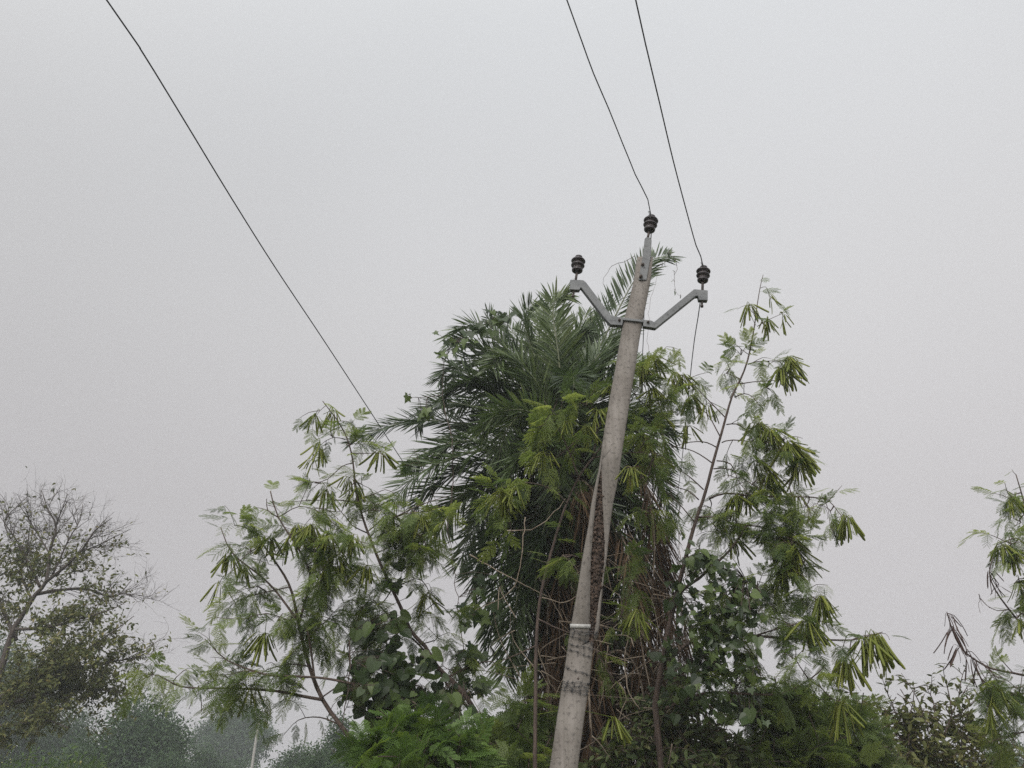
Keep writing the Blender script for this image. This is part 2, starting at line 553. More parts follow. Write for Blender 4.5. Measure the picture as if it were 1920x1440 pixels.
def insulator(b_px, t_px, pin_px, rpx, label_tail=None, tail=None):
    """b_px..t_px: bottom and top of the porcelain, pin_px: where its steel pin is seated"""
    Yc = PY + 0.012
    b_, t_, q = P(*b_px, Yc), P(*t_px, Yc), P(*pin_px, Yc)
    h = np.linalg.norm(t_ - b_)
    r = rpx / (FPX / np.linalg.norm(t_ - EYE)) * 1.02
    ax = nrm(t_ - b_)
    mb = MB()
    mb.lathe(b_, ax, [(0, 0)] + [(k[1] * r, k[0] * h) for k in IPROF], 26)
    o = mb.build('insulator', M['porcelain'], pole, smooth=True)
    mb = MB()
    for hh in (.25, .545):  # two paler rings in the necks between the sheds
        mb.lathe(b_, ax, [(.40 * r, (hh - .022) * h), (.60 * r, (hh - .016) * h), (.60 * r, (hh + .012) * h), (.40 * r, (hh + .02) * h)], 26)
    mb.build('pale_ring', M['pale_neck'], o, smooth=True)
    mb = MB()
    mb.tube(np.array([q, b_ + ax * 0.01]), 0.011, 8)
    if tail:
        mb.tube(np.array([q, P(*tail, Yc)]), 0.0085, 8)
        e = P(*tail, Yc)
        mb.lathe(e, nrm(q - e), [(0, -.004), (.013, -.004), (.013, .016), (0, .016)], 6)
    mb.build('pin', M['rust'], o)
    return o, t_ - ax * 0.018 * h / 0.13


top_o, top_tie = insulator((1217.5, 433), (1222, 404.5), (1214, 449), 13)
l_o, l_tie = insulator((1082, 509.5), (1085.5, 480), (1079, 528), 13, tail=(1074.5, 556))
r_o, r_tie = insulator((1317.5, 528), (1319.5, 499.5), (1317, 547), 12.5, tail=(1316, 575))

for ins_, tie_, (bx, by), (tx, ty), q1, q2 in ((top_o, top_tie, (1217.5, 433), (1222, 404.5), (1191, 327), (1209, 560)),
                                                (r_o, r_tie, (1317.5, 528), (1319.5, 499.5), (1305, 460), (1311, 580))):
    ax_ = nrm(P(tx, ty, PY) - P(bx, by, PY))          # wire bound round the insulator's neck and along the conductor
    u_ = nrm(np.cross(ax_, [0, 1, .1]))
    w_ = np.cross(ax_, u_)
    n0 = tie_ - ax_ * .012
    th = np.linspace(0, 4 * math.pi, 40)
    mb = MB()
    mb.tube(n0 + ax_ * (.004 * (th / 6 - 1))[:, None] + .030 * (np.cos(th)[:, None] * u_ + np.sin(th)[:, None] * w_), .0022, 5)
    th = np.linspace(0, 14 * math.pi, 90)
    for q_ in (q1, q2):
        L_ = np.linspace(.01, .10, 90)
        cl = tie_ + nrm(PZ(*q_, tie_[2] - .01) - tie_) * L_[:, None]
        mb.tube(cl + .0072 * np.stack([np.cos(th), 0 * th, np.sin(th)], -1), .0018, 4)
    mb.build('tie_wire', M['wire'], ins_)

mb = MB()                                            # pale strip below the groove, and barbed wire bound round the shaft
ends = [P(1069, 1170, PY), P(1107.5, 1171, PY), P(1107, 1178.5, PY), P(1068.5, 1177.5, PY)]
fr = [e + np.array([0, -0.006, 0]) for e in ends]
bk = [e + np.array([0, -0.001, 0]) for e in ends]
q = [(0, 1, 2, 3), (4, 7, 6, 5), (0, 4, 5, 1), (1, 5, 6, 2), (2, 6, 7, 3), (3, 7, 4, 0)]
mb.add(fr + bk, [t for a_, b_, c_, d_ in q for t in ((a_, b_, c_), (a_, c_, d_))])
mb.build('pale_strip', M['plate'], pole)


def edges_at(y):
    ys = [r_[0] for r_ in rows]
    return np.interp(y, ys, [r_[1] for r_ in rows]), np.interp(y, ys, [r_[2] for r_ in rows])


for yl, yr in ((1182, 1187), (1188, 1191), (1192, 1209), (1208, 1217), (1217, 1233), (1252, 1267), (1278, 1282), (1283, 1290), (1288, 1297), (1292, 1303)):
    lx, _ = edges_at(yl)
    _, rx = edges_at(yr)
    A, B = P(lx, yl, PY), P(rx, yr, PY)
    yv = np.array([0, 1.0, 0])
    N_ = 14
    front = [A + (B - A) * t + np.array([0, -0.005 - 0.004 * rng.random(), 0.006 * math.sin(t * 9 + yl)]) for t in np.linspace(0, 1, N_)]
    loop = [A + yv * (DEP + .004) - nrm(B - A) * .004, A - nrm(B - A) * .005 + yv * .02] + front + [B + nrm(B - A) * .005 + yv * .02, B + yv * (DEP + .004)]
    loop.append(loop[0])
    mb = MB()
    mb.tube(np.array(loop), 0.0016, 5, cap=False)
    for t in np.linspace(0.12, 0.9, 4) + (rng.random(4) - .5) * .12:
        c = A + (B - A) * t + np.array([0, -0.008, 0])
        for _k in range(3):
            d = nrm(rng.normal(size=3) * [1, .5, 1]) * 0.011
            mb.tube(np.array([c - d, c + d + [0, -0.003, 0]]), 0.0015, 4)
    mb.build('barbed_wire', M['wire'], pole)
for px, py, r in ((1086, 1196, .007), (1084, 1272, .009), (1102, 1242, .005), (1092, 1285, .006), (1103, 1284, .006), (1072, 1243, .004)):
    c = P(px, py, PY)                                 # pits in the concrete: dark plugged holes
    mb = MB()
    mb.lathe(c + np.array([0, 0.002, 0]), [0, -1, 0], [(0, 0), (r, 0), (r * .8, .004), (0, .0045)], 9)
    mb.build('plugged_hole', M['rust'], pole)

# ------------------------------------------------------------------ power lines
def wire(label, pts, tail_z, r=0.0047):
    p = [np.asarray(x, float) for x in pts]
    d = nrm(p[0] - p[1])
    ext = [p[0] + d * s + np.array([0, 0, z]) for s, z in ((28, 1.4), (16, 0.5), (8, 0.12), (3, 0.0))]
    full = spline(ext + p, 0.15)
    o = MB()
    o.tube(full, r, 6)
    ob = o.build('power_line', M['wire'])
    tag(ob, label, 'power line', 'bare conductors of the overhead line')
    return ob


zt, zr = top_tie[2], r_tie[2]
wire('power line tied to the topmost insulator, curving slightly',
     [PZ(1063, 0, zt + .05), PZ(1090, 75, zt + .03), PZ(1113, 138, zt + .015), PZ(1141, 203, zt), PZ(1167, 268, zt), PZ(1191, 327, zt),
      top_tie, PZ(1209, 560, zt - .03), PZ(1205, 660, zt - .08), PZ(1196, 800, zt - .15), PZ(1180, 1050, zt - .3),
      PZ(1172, 1250, zt - .4)], 0)
wire('power line tied to the insulator on the right end of the cross arm',
     [PZ(1192, 0, zr + .05), PZ(1211, 85, zr + .03), PZ(1236, 190, zr), PZ(1262, 300, zr), PZ(1287, 395, zr), PZ(1305, 460, zr),
      r_tie, PZ(1311, 580, zr - .02), PZ(1298, 670, zr - .05), PZ(1280, 850, zr - .1), PZ(1262, 1000, zr - .18),
      PZ(1240, 1200, zr - .3)], 0)
wire('long loose power line at left that passes clear of the pole',
     [PZ(200, 0, 5.45), PZ(262, 90, 5.43), PZ(345, 225, 5.40), PZ(430, 365, 5.36), PZ(515, 500, 5.32), PZ(605, 635, 5.28), PZ(690, 765, 5.25), PZ(755, 865, 5.22),
      PZ(850, 1010, 5.18), PZ(990, 1240, 5.1)], 0)

# ------------------------------------------------------------------ leaf templates
def frames(d, up=None, roll=None):
    """columns: x along d, z as near to up as possible"""
    d = nrm(d)
    K = len(d)
    up = np.broadcast_to(np.array([0, 0, 1.0]) if up is None else up, (K, 3))
    y = np.cross(up, d)
    bad = np.linalg.norm(y, axis=1) < 1e-3
    y[bad] = [1, 0, 0]
    y = nrm(y)
    z = np.cross(d, y)
    if roll is not None:
        c, s = np.cos(roll)[:, None], np.sin(roll)[:, None]
        y, z = y * c + z * s, z * c - y * s
    return np.stack([d, y, z], -1)


def feather_leaf(pairs, droop, fold, nl, seed, plen=0.42, lw0=0.021):
    """twice-pinnate leaf of unit length: a rib, pairs of side ribs, each with rows of leaflets"""
    r = np.random.default_rng(seed)
    v, f = [], []

    def quad(a, b, c, d):
        k = len(v)
        v.extend([a, b, c, d])
        f.extend([(k, k + 1, k + 2), (k, k + 2, k + 3)])

    def rib(s):
        return np.array([s * (1 - 0.18 * droop * s), 0, -droop * 0.55 * s * s])
    for i in range(5):
        a, b = rib(i / 5), rib((i + 1) / 5)
        w = np.array([0, 0.009, 0])
        quad(a - w, a + w, b + w, b - w)
    for i in range(pairs):
        s = 0.22 + 0.78 * i / (pairs - 1)
        o = rib(s)
        for sd_ in (-1, 1):
            an = math.radians(62 - 28 * s + r.normal() * 6)
            L = plen * (1 - 0.35 * abs(s - 0.55)) * (0.9 + 0.2 * r.random())
            d = np.array([math.cos(an), sd_ * math.sin(an) * math.cos(fold), -math.sin(an) * math.sin(fold) - droop * .25 * s])
            d = d / np.linalg.norm(d)
            nrm_ = np.cross(d, [d[1], -d[0], 0])
            side = nrm(np.cross(d, [0, 0, 1.0]))
            g_ = r.random() * 0.12
            pts = [o + d * L * t + np.array([0, 0, -g_ * L * t * t * 2]) for t in np.linspace(0, 1, nl + 1)]
            w = side * 0.006
            quad(pts[0] - w, pts[0] + w, pts[-1] + w, pts[-1] - w)
            for j in range(nl):
                for q in (-1, 1):
                    b = pts[j + 1] * .85 + pts[j] * .15
                    ld = nrm(d * 0.62 + side * q * 0.78 + np.array([0, 0, -.08]))
                    ll = lw0 * 4.0 * (1 - 0.5 * abs(j / nl - .45))
                    lw = nrm(np.cross(ld, [side[1] * .1, .1, 1.0])) * lw0
                    quad(b, b + ld * ll * .5 + lw, b + ld * ll, b + ld * ll * .5 - lw)
    return np.array(v), np.array(f)


FEATHER = [feather_leaf(7, dr, fo, 7, i) for i, (dr, fo) in enumerate([(.35, .2), (.7, .35), (1.0, .5), (.15, .05), (.8, .1), (.55, .6)])]
FEATHER_FINE = [feather_leaf(9, dr, fo, 9, i + 20, .40) for i, (dr, fo) in enumerate([(.25, .1), (.5, .2), (.8, .3), (.1, .0)])]
FERN = [feather_leaf(8, dr, fo, 6, i + 60, .46, .027) for i, (dr, fo) in enumerate([(.25, .1), (.5, .2), (.9, .3), (.15, .0)])]
FEATHER_LOW = [feather_leaf(7, dr, fo, 3, i + 40) for i, (dr, fo) in enumerate([(.35, .2), (.8, .4), (.15, .05)])]


def blade(outline, cup=0.1, bend=0.1):
    """leaf blade from its half outline [(x, y)], with a fold along the midrib"""
    xs = [p[0] for p in outline]
    mid = [np.array([x, 0, -bend * x * x]) for x in np.linspace(0, 1, 5)]
    v, f = [], []
    for sd_ in (1, -1):
        pts = [np.array([x, y * sd_, cup * y - bend * x * x]) for x, y in outline]
        c = len(v)
        v.append(np.array([0.42, 0, -bend * .18]))
        v.extend(pts)
        for i in range(len(pts) - 1):
            f.append((c, c + 1 + i, c + 2 + i) if sd_ > 0 else (c, c + 2 + i, c + 1 + i))
    return np.array(v), np.array(f)


OVATE = [blade([(0, 0), (.12, .12), (.35, .22), (.65, .16), (1, 0)], .3, b) for b in (.1, .35, -.1)]
HEART = [blade([(.06, 0), (-.08, .18), (.0, .40), (.25, .50), (.55, .38), (.8, .17), (1, 0)], .2, b) for b in (.05, .3, .5)]
IVY = [blade([(.10, 0), (-.10, .22), (.02, .52), (.22, .36), (.48, .56), (.55, .24), (1, 0)], .15, b) for b in (.05, .3, .2)]
ROUND = [blade([(.10, 0), (-.06, .25), (.05, .50), (.35, .58), (.68, .46), (.92, .22), (1, 0)], .25, b) for b in (.1, .35)]


def pod_template(bend, seed):
    n_ = 7
    v, f = [], []
    for i in range(n_):
        t = (0, .14, .32, .52, .74, .93, 1)[i]
        c = np.array([t, 0, -bend * t * t * 0.5 + bend * .3 * t])
        w = 0.050 * (.15, .8, 1, 1.03, 1, .95, .45)[i]
        th = 0.012
        for a_, b_ in ((1, 0), (0, 1), (-1, 0), (0, -1)):
            v.append(c + np.array([0, a_ * w, b_ * th]))
        if i:
            k = (i - 1) * 4
            for j in range(4):
                l = (j + 1) % 4
                f += [(k + j, k + l, k + 4 + l), (k + j, k + 4 + l, k + 4 + j)]
    return np.array(v), np.array(f)


PODS = [pod_template(b, 0) for b in (0.0, .25, -.2, .5, .12)]
DRY_PODS = [(v * [1, .62, 1.6], f) for v, f in (pod_template(b, 1) for b in (.2, -.3, .5, -.1))]


def scatter(mb, temps, loc, d, scale, tint, roll=None, up=None):
    loc, d = np.asarray(loc).reshape(-1, 3), np.asarray(d).reshape(-1, 3)
    K = len(loc)
    if K == 0:
        return
    R = frames(d, up, roll)
    pick = rng.integers(0, len(temps), K)
    scale = np.broadcast_to(scale, (K,))
    tint = np.broadcast_to(tint, (K,))
    for i, (tv, tf) in enumerate(temps):
        m = pick == i
        mb.inst(tv, tf, R[m], loc[m], scale[m], tint[m])


def pxpoly(pts, Y0, Y1, step=0.05, wob=0.0):
    n_ = len(pts)
    L = np.r_[0, np.cumsum([math.dist(pts[i], pts[i + 1]) for i in range(n_ - 1)])]
    p = np.array([P(x, y, Y0 + (Y1 - Y0) * l / L[-1]) for (x, y), l in zip(pts, L)])
    s = spline(p, step)
    if wob:
        s[1:-1] += rng.normal(size=(len(s) - 2, 3)) * wob
    return s


def to_ground(pt, foot):
    """stem from a foot on the ground up to a point"""
    pt, foot = np.asarray(pt), np.asarray(foot)
    return [foot, foot * .5 + pt * .5 + [0.02, 0, 0]]


def grow_twigs(poly, count, length, spread=1.0, lift=0.15, t0=0.2):
    """side twigs off a branch: list of polylines"""
    res = []
    for _ in range(count):
        i = int((t0 + (1 - t0) * rng.random()) * (len(poly) - 2))
        T = nrm(poly[i + 1] - poly[i])
        d = nrm(T * 0.55 + nrm(rng.normal(size=3) * [1, 1, .5]) * spread + [0, 0, lift])
        L = length * (0.5 + rng.random())
        a = poly[i]
        m = a + d * L * .5 + rng.normal(size=3) * L * .06
        e = a + d * L + np.array([0, 0, -0.22 * L])
        res.append(spline([a, m, e], 0.06))
    return res


def leaf_spots(poly, spacing, out=0.8, drop=0.15, t0=0.1):
    L = np.r_[0, np.cumsum(np.linalg.norm(np.diff(poly, axis=0), axis=1))]
    n_ = max(1, int(L[-1] * (1 - t0) / spacing))
    s = L[-1] * (t0 + (1 - t0) * (np.arange(n_) + rng.random(n_)) / n_)
    pos = np.stack([np.interp(s, L, poly[:, k]) for k in range(3)], -1)
    T = nrm(np.gradient(poly, axis=0))
    tt = nrm(np.stack([np.interp(s, L, T[:, k]) for k in range(3)], -1))
    d = nrm(tt * 0.45 + nrm(rng.normal(size=(n_, 3)) * [1, 1, .6]) * out + [0, 0, -drop])
    return pos, d


def pod_bunch(parent, c, n_, L, mat='pod', spread=0.36, stem_to=None):
    mb = MB()
    c = np.asarray(c)
    d = nrm(rng.normal(size=(n_, 3)) * [spread, spread, .12] + [0, 0, -0.85])
    loc = c + rng.normal(size=(n_, 3)) * 0.012
    mid = loc + nrm(d * [1, 1, .2] + [0, 0, .02]) * 0.03
    for q in range(n_):
        mb.tube(np.array([c, loc[q] * .5 + mid[q] * .5, mid[q]]), 0.0016, 4, cap=False, tint=0.6)
    scatter(mb, DRY_PODS if mat == 'dry_pod' else PODS, mid, d, L * (0.5 + 0.6 * rng.random(n_)), 0.1 + 0.85 * rng.random(n_), roll=rng.random(n_) * 6.28)
    if stem_to is not None:
        mb.tube(spline([stem_to, (np.asarray(stem_to) + c) / 2 + [0, 0, .04], c], .04), 0.0028, 5, cap=False, tint=0.1)
    return mb.build('pod_cluster', M[mat], parent)


def feather_tree(label, foot, stems, branches, clusters, pods, leaf=0.2, dens=1.0, mat='feather', group='feathery pod bearing trees',
                 name='pod_tree', dry_pods=(), bare=False, twigs=6, temps=None, bmat='bark'):
    """stems, branches: (points in the photograph, distance at start, at end, radius at start, at end [, leafy]);
    clusters: (x, y, spread, distance, leaves); pods: (x, y, distance, count)"""
    temps = temps or FEATHER
    t = thing(name, label, 'tree', (foot[0], foot[1], 0), group)
    fo = np.array([foot[0], foot[1], -0.05])
    mbt = MB()
    mbf = MB()
    polys = []
    for k, (pts, y0, y1, r0, r1, *lf) in enumerate(stems):
        s = pxpoly(pts, y0, y1, 0.08)
        if k == 0 or (lf and lf[0] == 'foot'):
            s = np.vstack([spline([fo + rng.normal(size=3) * [.05, .05, 0], (fo + s[0]) / 2 + [0.03, 0, 0], s[0]], .1)[:-1], s])
        mbt.tube(s, np.linspace(r0 * .8, r1, len(s)), 8, jit=.12)
        polys.append(s)
    mbt.build('trunk', M[bmat], t, smooth=True)
    allb = list(polys)
    for (pts, y0, y1, r0, r1, *lf) in branches:
        s = pxpoly(pts, y0, y1, 0.06)
        mb = MB()
        mb.tube(s, np.linspace(r0, r1, len(s)), 6, jit=.1)
        ln = np.linalg.norm(np.diff(s, axis=0), axis=1).sum()
        leafy = lf[0] if lf else 1.0
        tw = grow_twigs(s, int(twigs * ln * min(1, leafy)), 0.22)
        for w in tw:
            mb.tube(w, np.linspace(0.0035, 0.0015, len(w)), 4, cap=False)
        mb.build('branch', M[bmat], t, smooth=True)
        allb.append(s)
        for w in tw + [s]:
            sp = 0.056 / (dens * max(leafy, .05))
            pos, d = leaf_spots(w, sp, t0=0.35 if w is s else 0.2)
            n_ = len(pos)
            scatter(mbf, temps, pos, d, leaf * (0.6 + 0.55 * rng.random(n_)), rng.random(n_), roll=rng.normal(size=n_) * .4)
    for s in (polys[:1] if bare else polys):
        pos, d = leaf_spots(s, 0.14 / dens, t0=0.75, drop=.25)
        n_ = len(pos)
        scatter(mbf, temps, pos, d, leaf * (0.6 + 0.5 * rng.random(n_)), rng.random(n_))
    pts_all = np.vstack([b_[::2] for b_ in allb])
    for (x, y, rad, Yd, cnt) in clusters:
        mbw = MB()
        c = P(x, y, Yd)
        sc = rad / FPX * np.linalg.norm(c - EYE)
        a = pts_all[np.argmin(np.linalg.norm(pts_all - c, axis=1))]
        hub = spline([a, a * .4 + c * .6 + rng.normal(size=3) * sc * .15, c], .08)
        mbw.tube(hub, np.linspace(.006, .003, len(hub)), 5, cap=False)
        k = max(2, int(cnt / 6))
        for _ in range(k):
            st = hub[int(len(hub) * (.45 + .54 * rng.random()))]
            d = nrm(rng.normal(size=3) * [1, .9, .75])
            w = spline([st, st + d * sc * .55 + [0, 0, .02], st + d * sc * (.8 + .4 * rng.random()) + [0, 0, -.12 * sc]], .06)
            mbw.tube(w, np.linspace(.003, .0014, len(w)), 4, cap=False)
            pos, dd = leaf_spots(w, max(0.02, sc / 7 * 1.1))
            n_ = len(pos)
            scatter(mbf, temps, pos, dd, leaf * (0.6 + 0.55 * rng.random(n_)), rng.random(n_), roll=rng.normal(size=n_) * .4)
        mbw.build('branch', M[bmat], t, smooth=True)
    mbf.build('foliage', M[mat], t)
    for (x, y, Yd, cnt, *Lp) in pods:
        c = P(x, y, Yd)
        a = pts_all[np.argmin(np.linalg.norm(pts_all - c, axis=1))]
        pod_bunch(t, c, int(cnt * 2.0) + 2, (Lp[0] if Lp else 0.20) * .98, stem_to=a if np.linalg.norm(a - c) < 1.2 else None)
    for (x, y, Yd, cnt, L) in dry_pods:
        c = P(x, y, Yd)
        a = pts_all[np.argmin(np.linalg.norm(pts_all - c, axis=1))]
        pod_bunch(t, c, max(2, int(cnt * .75)), L * .9, 'dry_pod', .3, stem_to=a)
    return t


# ------------------------------------------------------------------ the left pod trees
yl = 6.3
feather_tree('slender feathery tree with forked stems leaning left of the palm', P(700, 1440, yl)[:2] + [0.12, 0],
  [([(696, 1442), (650, 1375), (605, 1312), (577, 1240), (560, 1170), (541, 1094), (492, 1019), (470, 981)], yl, yl + .1, .035, .006),
   ([(560, 1170), (580, 1094), (573, 1052), (522, 970), (507, 921)], yl, yl - .2, .014, .005),
   ([(556, 1160), (504, 1094), (436, 1037), (414, 989)], yl, yl + .2, .012, .004),
   ([(592, 1290), (583, 1220), (575, 1175)], yl, yl - .1, .010, .008)],
  [([(604, 1312), (560, 1304), (519, 1296), (448, 1291), (344, 1288), (300, 1268), (262, 1262)], yl, yl + .3, .012, .003, .75),
   ([(665, 1283), (610, 1272), (552, 1268), (500, 1265), (427, 1239), (396, 1210), (384, 1198)], yl - .1, yl - .2, .010, .003, .9),
   ([(582, 1250), (540, 1245), (500, 1256), (480, 1270)], yl, yl + .1, .006, .002, .8),
   ([(545, 1100), (500, 1110), (450, 1125), (415, 1150)], yl, yl + .3, .006, .002),
   ([(560, 1170), (500, 1150), (460, 1160), (405, 1158)], yl, yl - .2, .005, .002, .7),
   ([(575, 1060), (620, 1030), (650, 1010), (690, 1020)], yl, yl - .3, .006, .002),
   ([(522, 970), (560, 950), (600, 960), (630, 985)], yl, yl - .2, .005, .002),
   ([(640, 1360), (600, 1345), (560, 1350), (530, 1380)], yl, yl + .3, .006, .002, .6),
   ([(600, 1310), (640, 1280), (655, 1250), (650, 1200)], yl, yl + .3, .006, .002, .5),
   ([(492, 1019), (470, 1035), (440, 1060), (425, 1085)], yl, yl - .1, .005, .002, .8)],
  [(500, 935, 42, yl, 16), (440, 985, 38, yl, 14), (470, 1040, 50, yl, 26), (560, 1000, 60, yl, 40), (600, 1090, 70, yl, 64), (530, 1150, 55, yl, 34),
   (480, 1100, 45, yl, 20), (620, 1160, 65, yl, 60), (650, 1080, 60, yl + .2, 44), (560, 1215, 40, yl, 18), (450, 1280, 40, yl, 26), (390, 1260, 36, yl, 22),
   (330, 1270, 34, yl + .2, 14), (500, 1285, 36, yl, 22), (285, 1255, 22, yl + .3, 5), (590, 1040, 50, yl - .3, 30), (640, 1030, 50, yl - .3, 30), (690, 1130, 55, yl + .2, 34)],
  [(585, 985, yl - .2, 16), (615, 1000, yl - .2, 12), (660, 1005, yl - .2, 14), (560, 985, yl - .1, 10), (432, 1038, yl + .2, 9), (505, 1008, yl, 7), (540, 1010, yl, 8),
   (497, 1188, yl - .1, 12), (456, 1060, yl, 6), (470, 1290, yl, 4), (630, 1040, yl - .2, 10), (690, 1060, yl - .2, 8), (412, 1092, yl, 4)],
  dry_pods=[(372, 1300, yl + .2, 4, .16), (480, 1300, yl + .2, 4, .12)], dens=1.0, leaf=0.185)

yl2 = 6.9
feather_tree('feathery tree with one dark slanting stem rising from the palm foot to the upper left', P(945, 1440, yl2)[:2] + [.05, 0],
  [([(935, 1440), (892, 1335), (859, 1289), (819, 1249), (797, 1212), (771, 1184), (752, 1140), (706, 1040), (672, 942), (659, 850), (640, 800), (605, 752)], yl2, yl2 - .5, .040, .004),
   ([(890, 1335), (850, 1300), (800, 1225), (755, 1180), (700, 1125)], yl2, yl2 + .2, .014, .006)],
  [([(672, 944), (640, 938), (590, 938), (541, 941)], yl2 - .3, yl2 - .4, .006, .002, .7),
   ([(661, 868), (640, 875), (615, 898), (590, 905), (560, 903)], yl2 - .4, yl2 - .6, .005, .0018, .8),
   ([(678, 962), (690, 957), (715, 958), (730, 975)], yl2 - .3, yl2 - .6, .005, .002, .6),
   ([(659, 850), (690, 850), (715, 850), (726, 862)], yl2 - .4, yl2 - .6, .005, .002, .35),
   ([(672, 935), (705, 925), (722, 918), (740, 925)], yl2 - .3, yl2 - .6, .005, .002, .4),
   ([(706, 1037), (740, 1020), (770, 1000), (800, 1010)], yl2, yl2 - .4, .006, .002, .9),
   ([(735, 1105), (780, 1085), (800, 1100), (815, 1140)], yl2, yl2 - .2, .006, .002, .6),
   ([(690, 1000), (660, 985), (640, 960), (610, 960)], yl2 - .2, yl2 - .4, .006, .002, .7),
   ([(650, 825), (625, 820), (600, 835), (588, 855)], yl2 - .4, yl2 - .6, .004, .0015, .8),
   ([(630, 790), (650, 790), (665, 800), (680, 812)], yl2 - .4, yl2 - .5, .004, .0015, .7),
   ([(612, 760), (600, 770), (588, 790), (585, 815)], yl2 - .5, yl2 - .6, .003, .0013, .6),
   ([(840, 1270), (880, 1250), (920, 1240), (950, 1255)], yl2, yl2 + .2, .008, .003, .4)],
  [(620, 815, 26, yl2 - .5, 7), (655, 835, 28, yl2 - .5, 9), (680, 910, 32, yl2 - .4, 16), (655, 920, 30, yl2 - .4, 14), (600, 905, 26, yl2 - .5, 8), (770, 990, 50, yl2 - .5, 40),
   (740, 1010, 45, yl2 - .4, 30), (800, 960, 40, yl2 - .7, 24), (700, 985, 36, yl2 - .4, 14), (700, 1130, 50, yl2, 30), (680, 1190, 46, yl2 + .1, 26), (740, 1200, 46, yl2 + .1, 26), (820, 1190, 46, yl2 + .1, 22), (850, 1250, 40, yl2 + .1, 20), (650, 1240, 40, yl2, 18), (770, 1050, 44, yl2 - .3, 26), (830, 985, 40, yl2 - .7, 22), (720, 950, 34, yl2 - .5, 14), (880, 1300, 40, yl2, 16), (790, 1030, 46, yl2 - .6, 30), (760, 1000, 44, yl2 - .5, 24), (850, 1160, 36, yl2 - .1, 12), (810, 1110, 36, yl2 - .2, 12), (840, 930, 36, yl2 - .9, 16), (870, 1220, 36, yl2, 16), (730, 1070, 40, yl2 - .1, 18), (790, 1150, 45, yl2, 16), (800, 1030, 36, yl2 - .5, 20)],
  [(592, 778, yl2 - .5, 7, .17), (625, 770, yl2 - .5, 6, .17), (597, 835, yl2 - .6, 6, .17), (713, 846, yl2 - .5, 9, .19), (612, 920, yl2 - .5, 9, .18), (668, 915, yl2 - .4, 8, .19),
   (655, 895, yl2 - .4, 8, .18), (730, 960, yl2 - .5, 3, .2), (800, 1115, yl2 - .2, 7, .2), (790, 970, yl2 - .7, 6, .19), (765, 985, yl2 - .5, 7, .18), (585, 862, yl2 - .5, 4, .17)],
  dens=0.9, leaf=0.17)

# middle one, just behind the pole in front of the palm
ym = 5.95
feather_tree('feathery tree with a thin brown stem between the pole and the palm', P(1008, 1440, ym)[:2] - [.05, 0],
  [([(1003, 1440), (1004, 1340), (1006, 1200), (1015, 1110), (1038, 1020), (1062, 945), (1088, 890), (1112, 858)], ym, ym + .15, .026, .008)],
  [([(1062, 945), (1040, 920), (990, 905), (940, 915)], ym, ym - .3, .007, .002, .6),
   ([(1085, 895), (1060, 830), (1040, 790), (1020, 750)], ym, ym - .2, .008, .002, .8),
   ([(1112, 858), (1120, 800), (1110, 760), (1090, 735)], ym + .15, ym - .1, .008, .002, .9),
   ([(1112, 858), (1160, 790), (1195, 730), (1220, 690)], ym + .15, ym + .2, .008, .002, .9),
   ([(1112, 858), (1170, 850), (1210, 850), (1235, 870)], ym + .15, ym - .1, .007, .002, .7),
   ([(1020, 1100), (1040, 1060), (1060, 1040), (1085, 1045)], ym, ym - .4, .005, .002, .9),
   ([(1220, 690), (1235, 670), (1250, 650), (1272, 655)], ym + .2, ym + .2, .004, .0015, .5),
   ([(1008, 1160), (1050, 1180), (1100, 1190), (1165, 1155)], ym, ym - .1, .006, .002, .3),
   ([(1005, 1210), (975, 1225), (950, 1235), (920, 1250)], ym, ym, .005, .002, .25)],
  [(1050, 780, 46, ym - .2, 20), (1100, 760, 40, ym - .1, 18), (1010, 800, 40, ym - .1, 12), (1090, 830, 42, ym, 20), (940, 935, 42, ym - .4, 34), (1215, 700, 36, ym + .2, 26),
   (1230, 760, 42, ym + .25, 34), (1215, 830, 40, ym + .2, 34), (1200, 900, 30, ym, 14), (1060, 1045, 26, ym - .4, 14), (1040, 860, 40, ym, 20), (1245, 710, 30, ym + .2, 16),
   (1170, 1060, 34, ym, 16), (1170, 1160, 36, ym - .1, 16), (1200, 985, 30, ym, 10), (1195, 1080, 26, ym, 7), (1240, 950, 26, ym + .1, 9), (960, 1000, 36, ym - .2, 14), (1150, 1280, 36, ym - .2, 10), (1230, 860, 36, ym + .2, 20)],
  [(940, 922, ym - .5, 12, .2), (965, 915, ym - .5, 7, .2), (1185, 880, 5.36, 9, .17), (1205, 690, ym + .1, 12, .2), (1225, 670, ym + .1, 10, .2), (1205, 815, ym + .1, 12, .2),
   (1222, 730, ym + .15, 10), (1195, 1145, ym - .2, 9, .2), (1150, 1345, ym - .3, 5, .19), (1120, 770, ym - .2, 9, .16), (1100, 800, ym - .2, 8, .16), (1150, 720, ym - .2, 7, .17),
   (1240, 780, ym + .2, 9), (1060, 790, ym - .2, 6, .15), (1020, 850, ym - .2, 7, .16), (1230, 850, ym + .2, 8, .18)],
  dens=0.95, leaf=0.17)

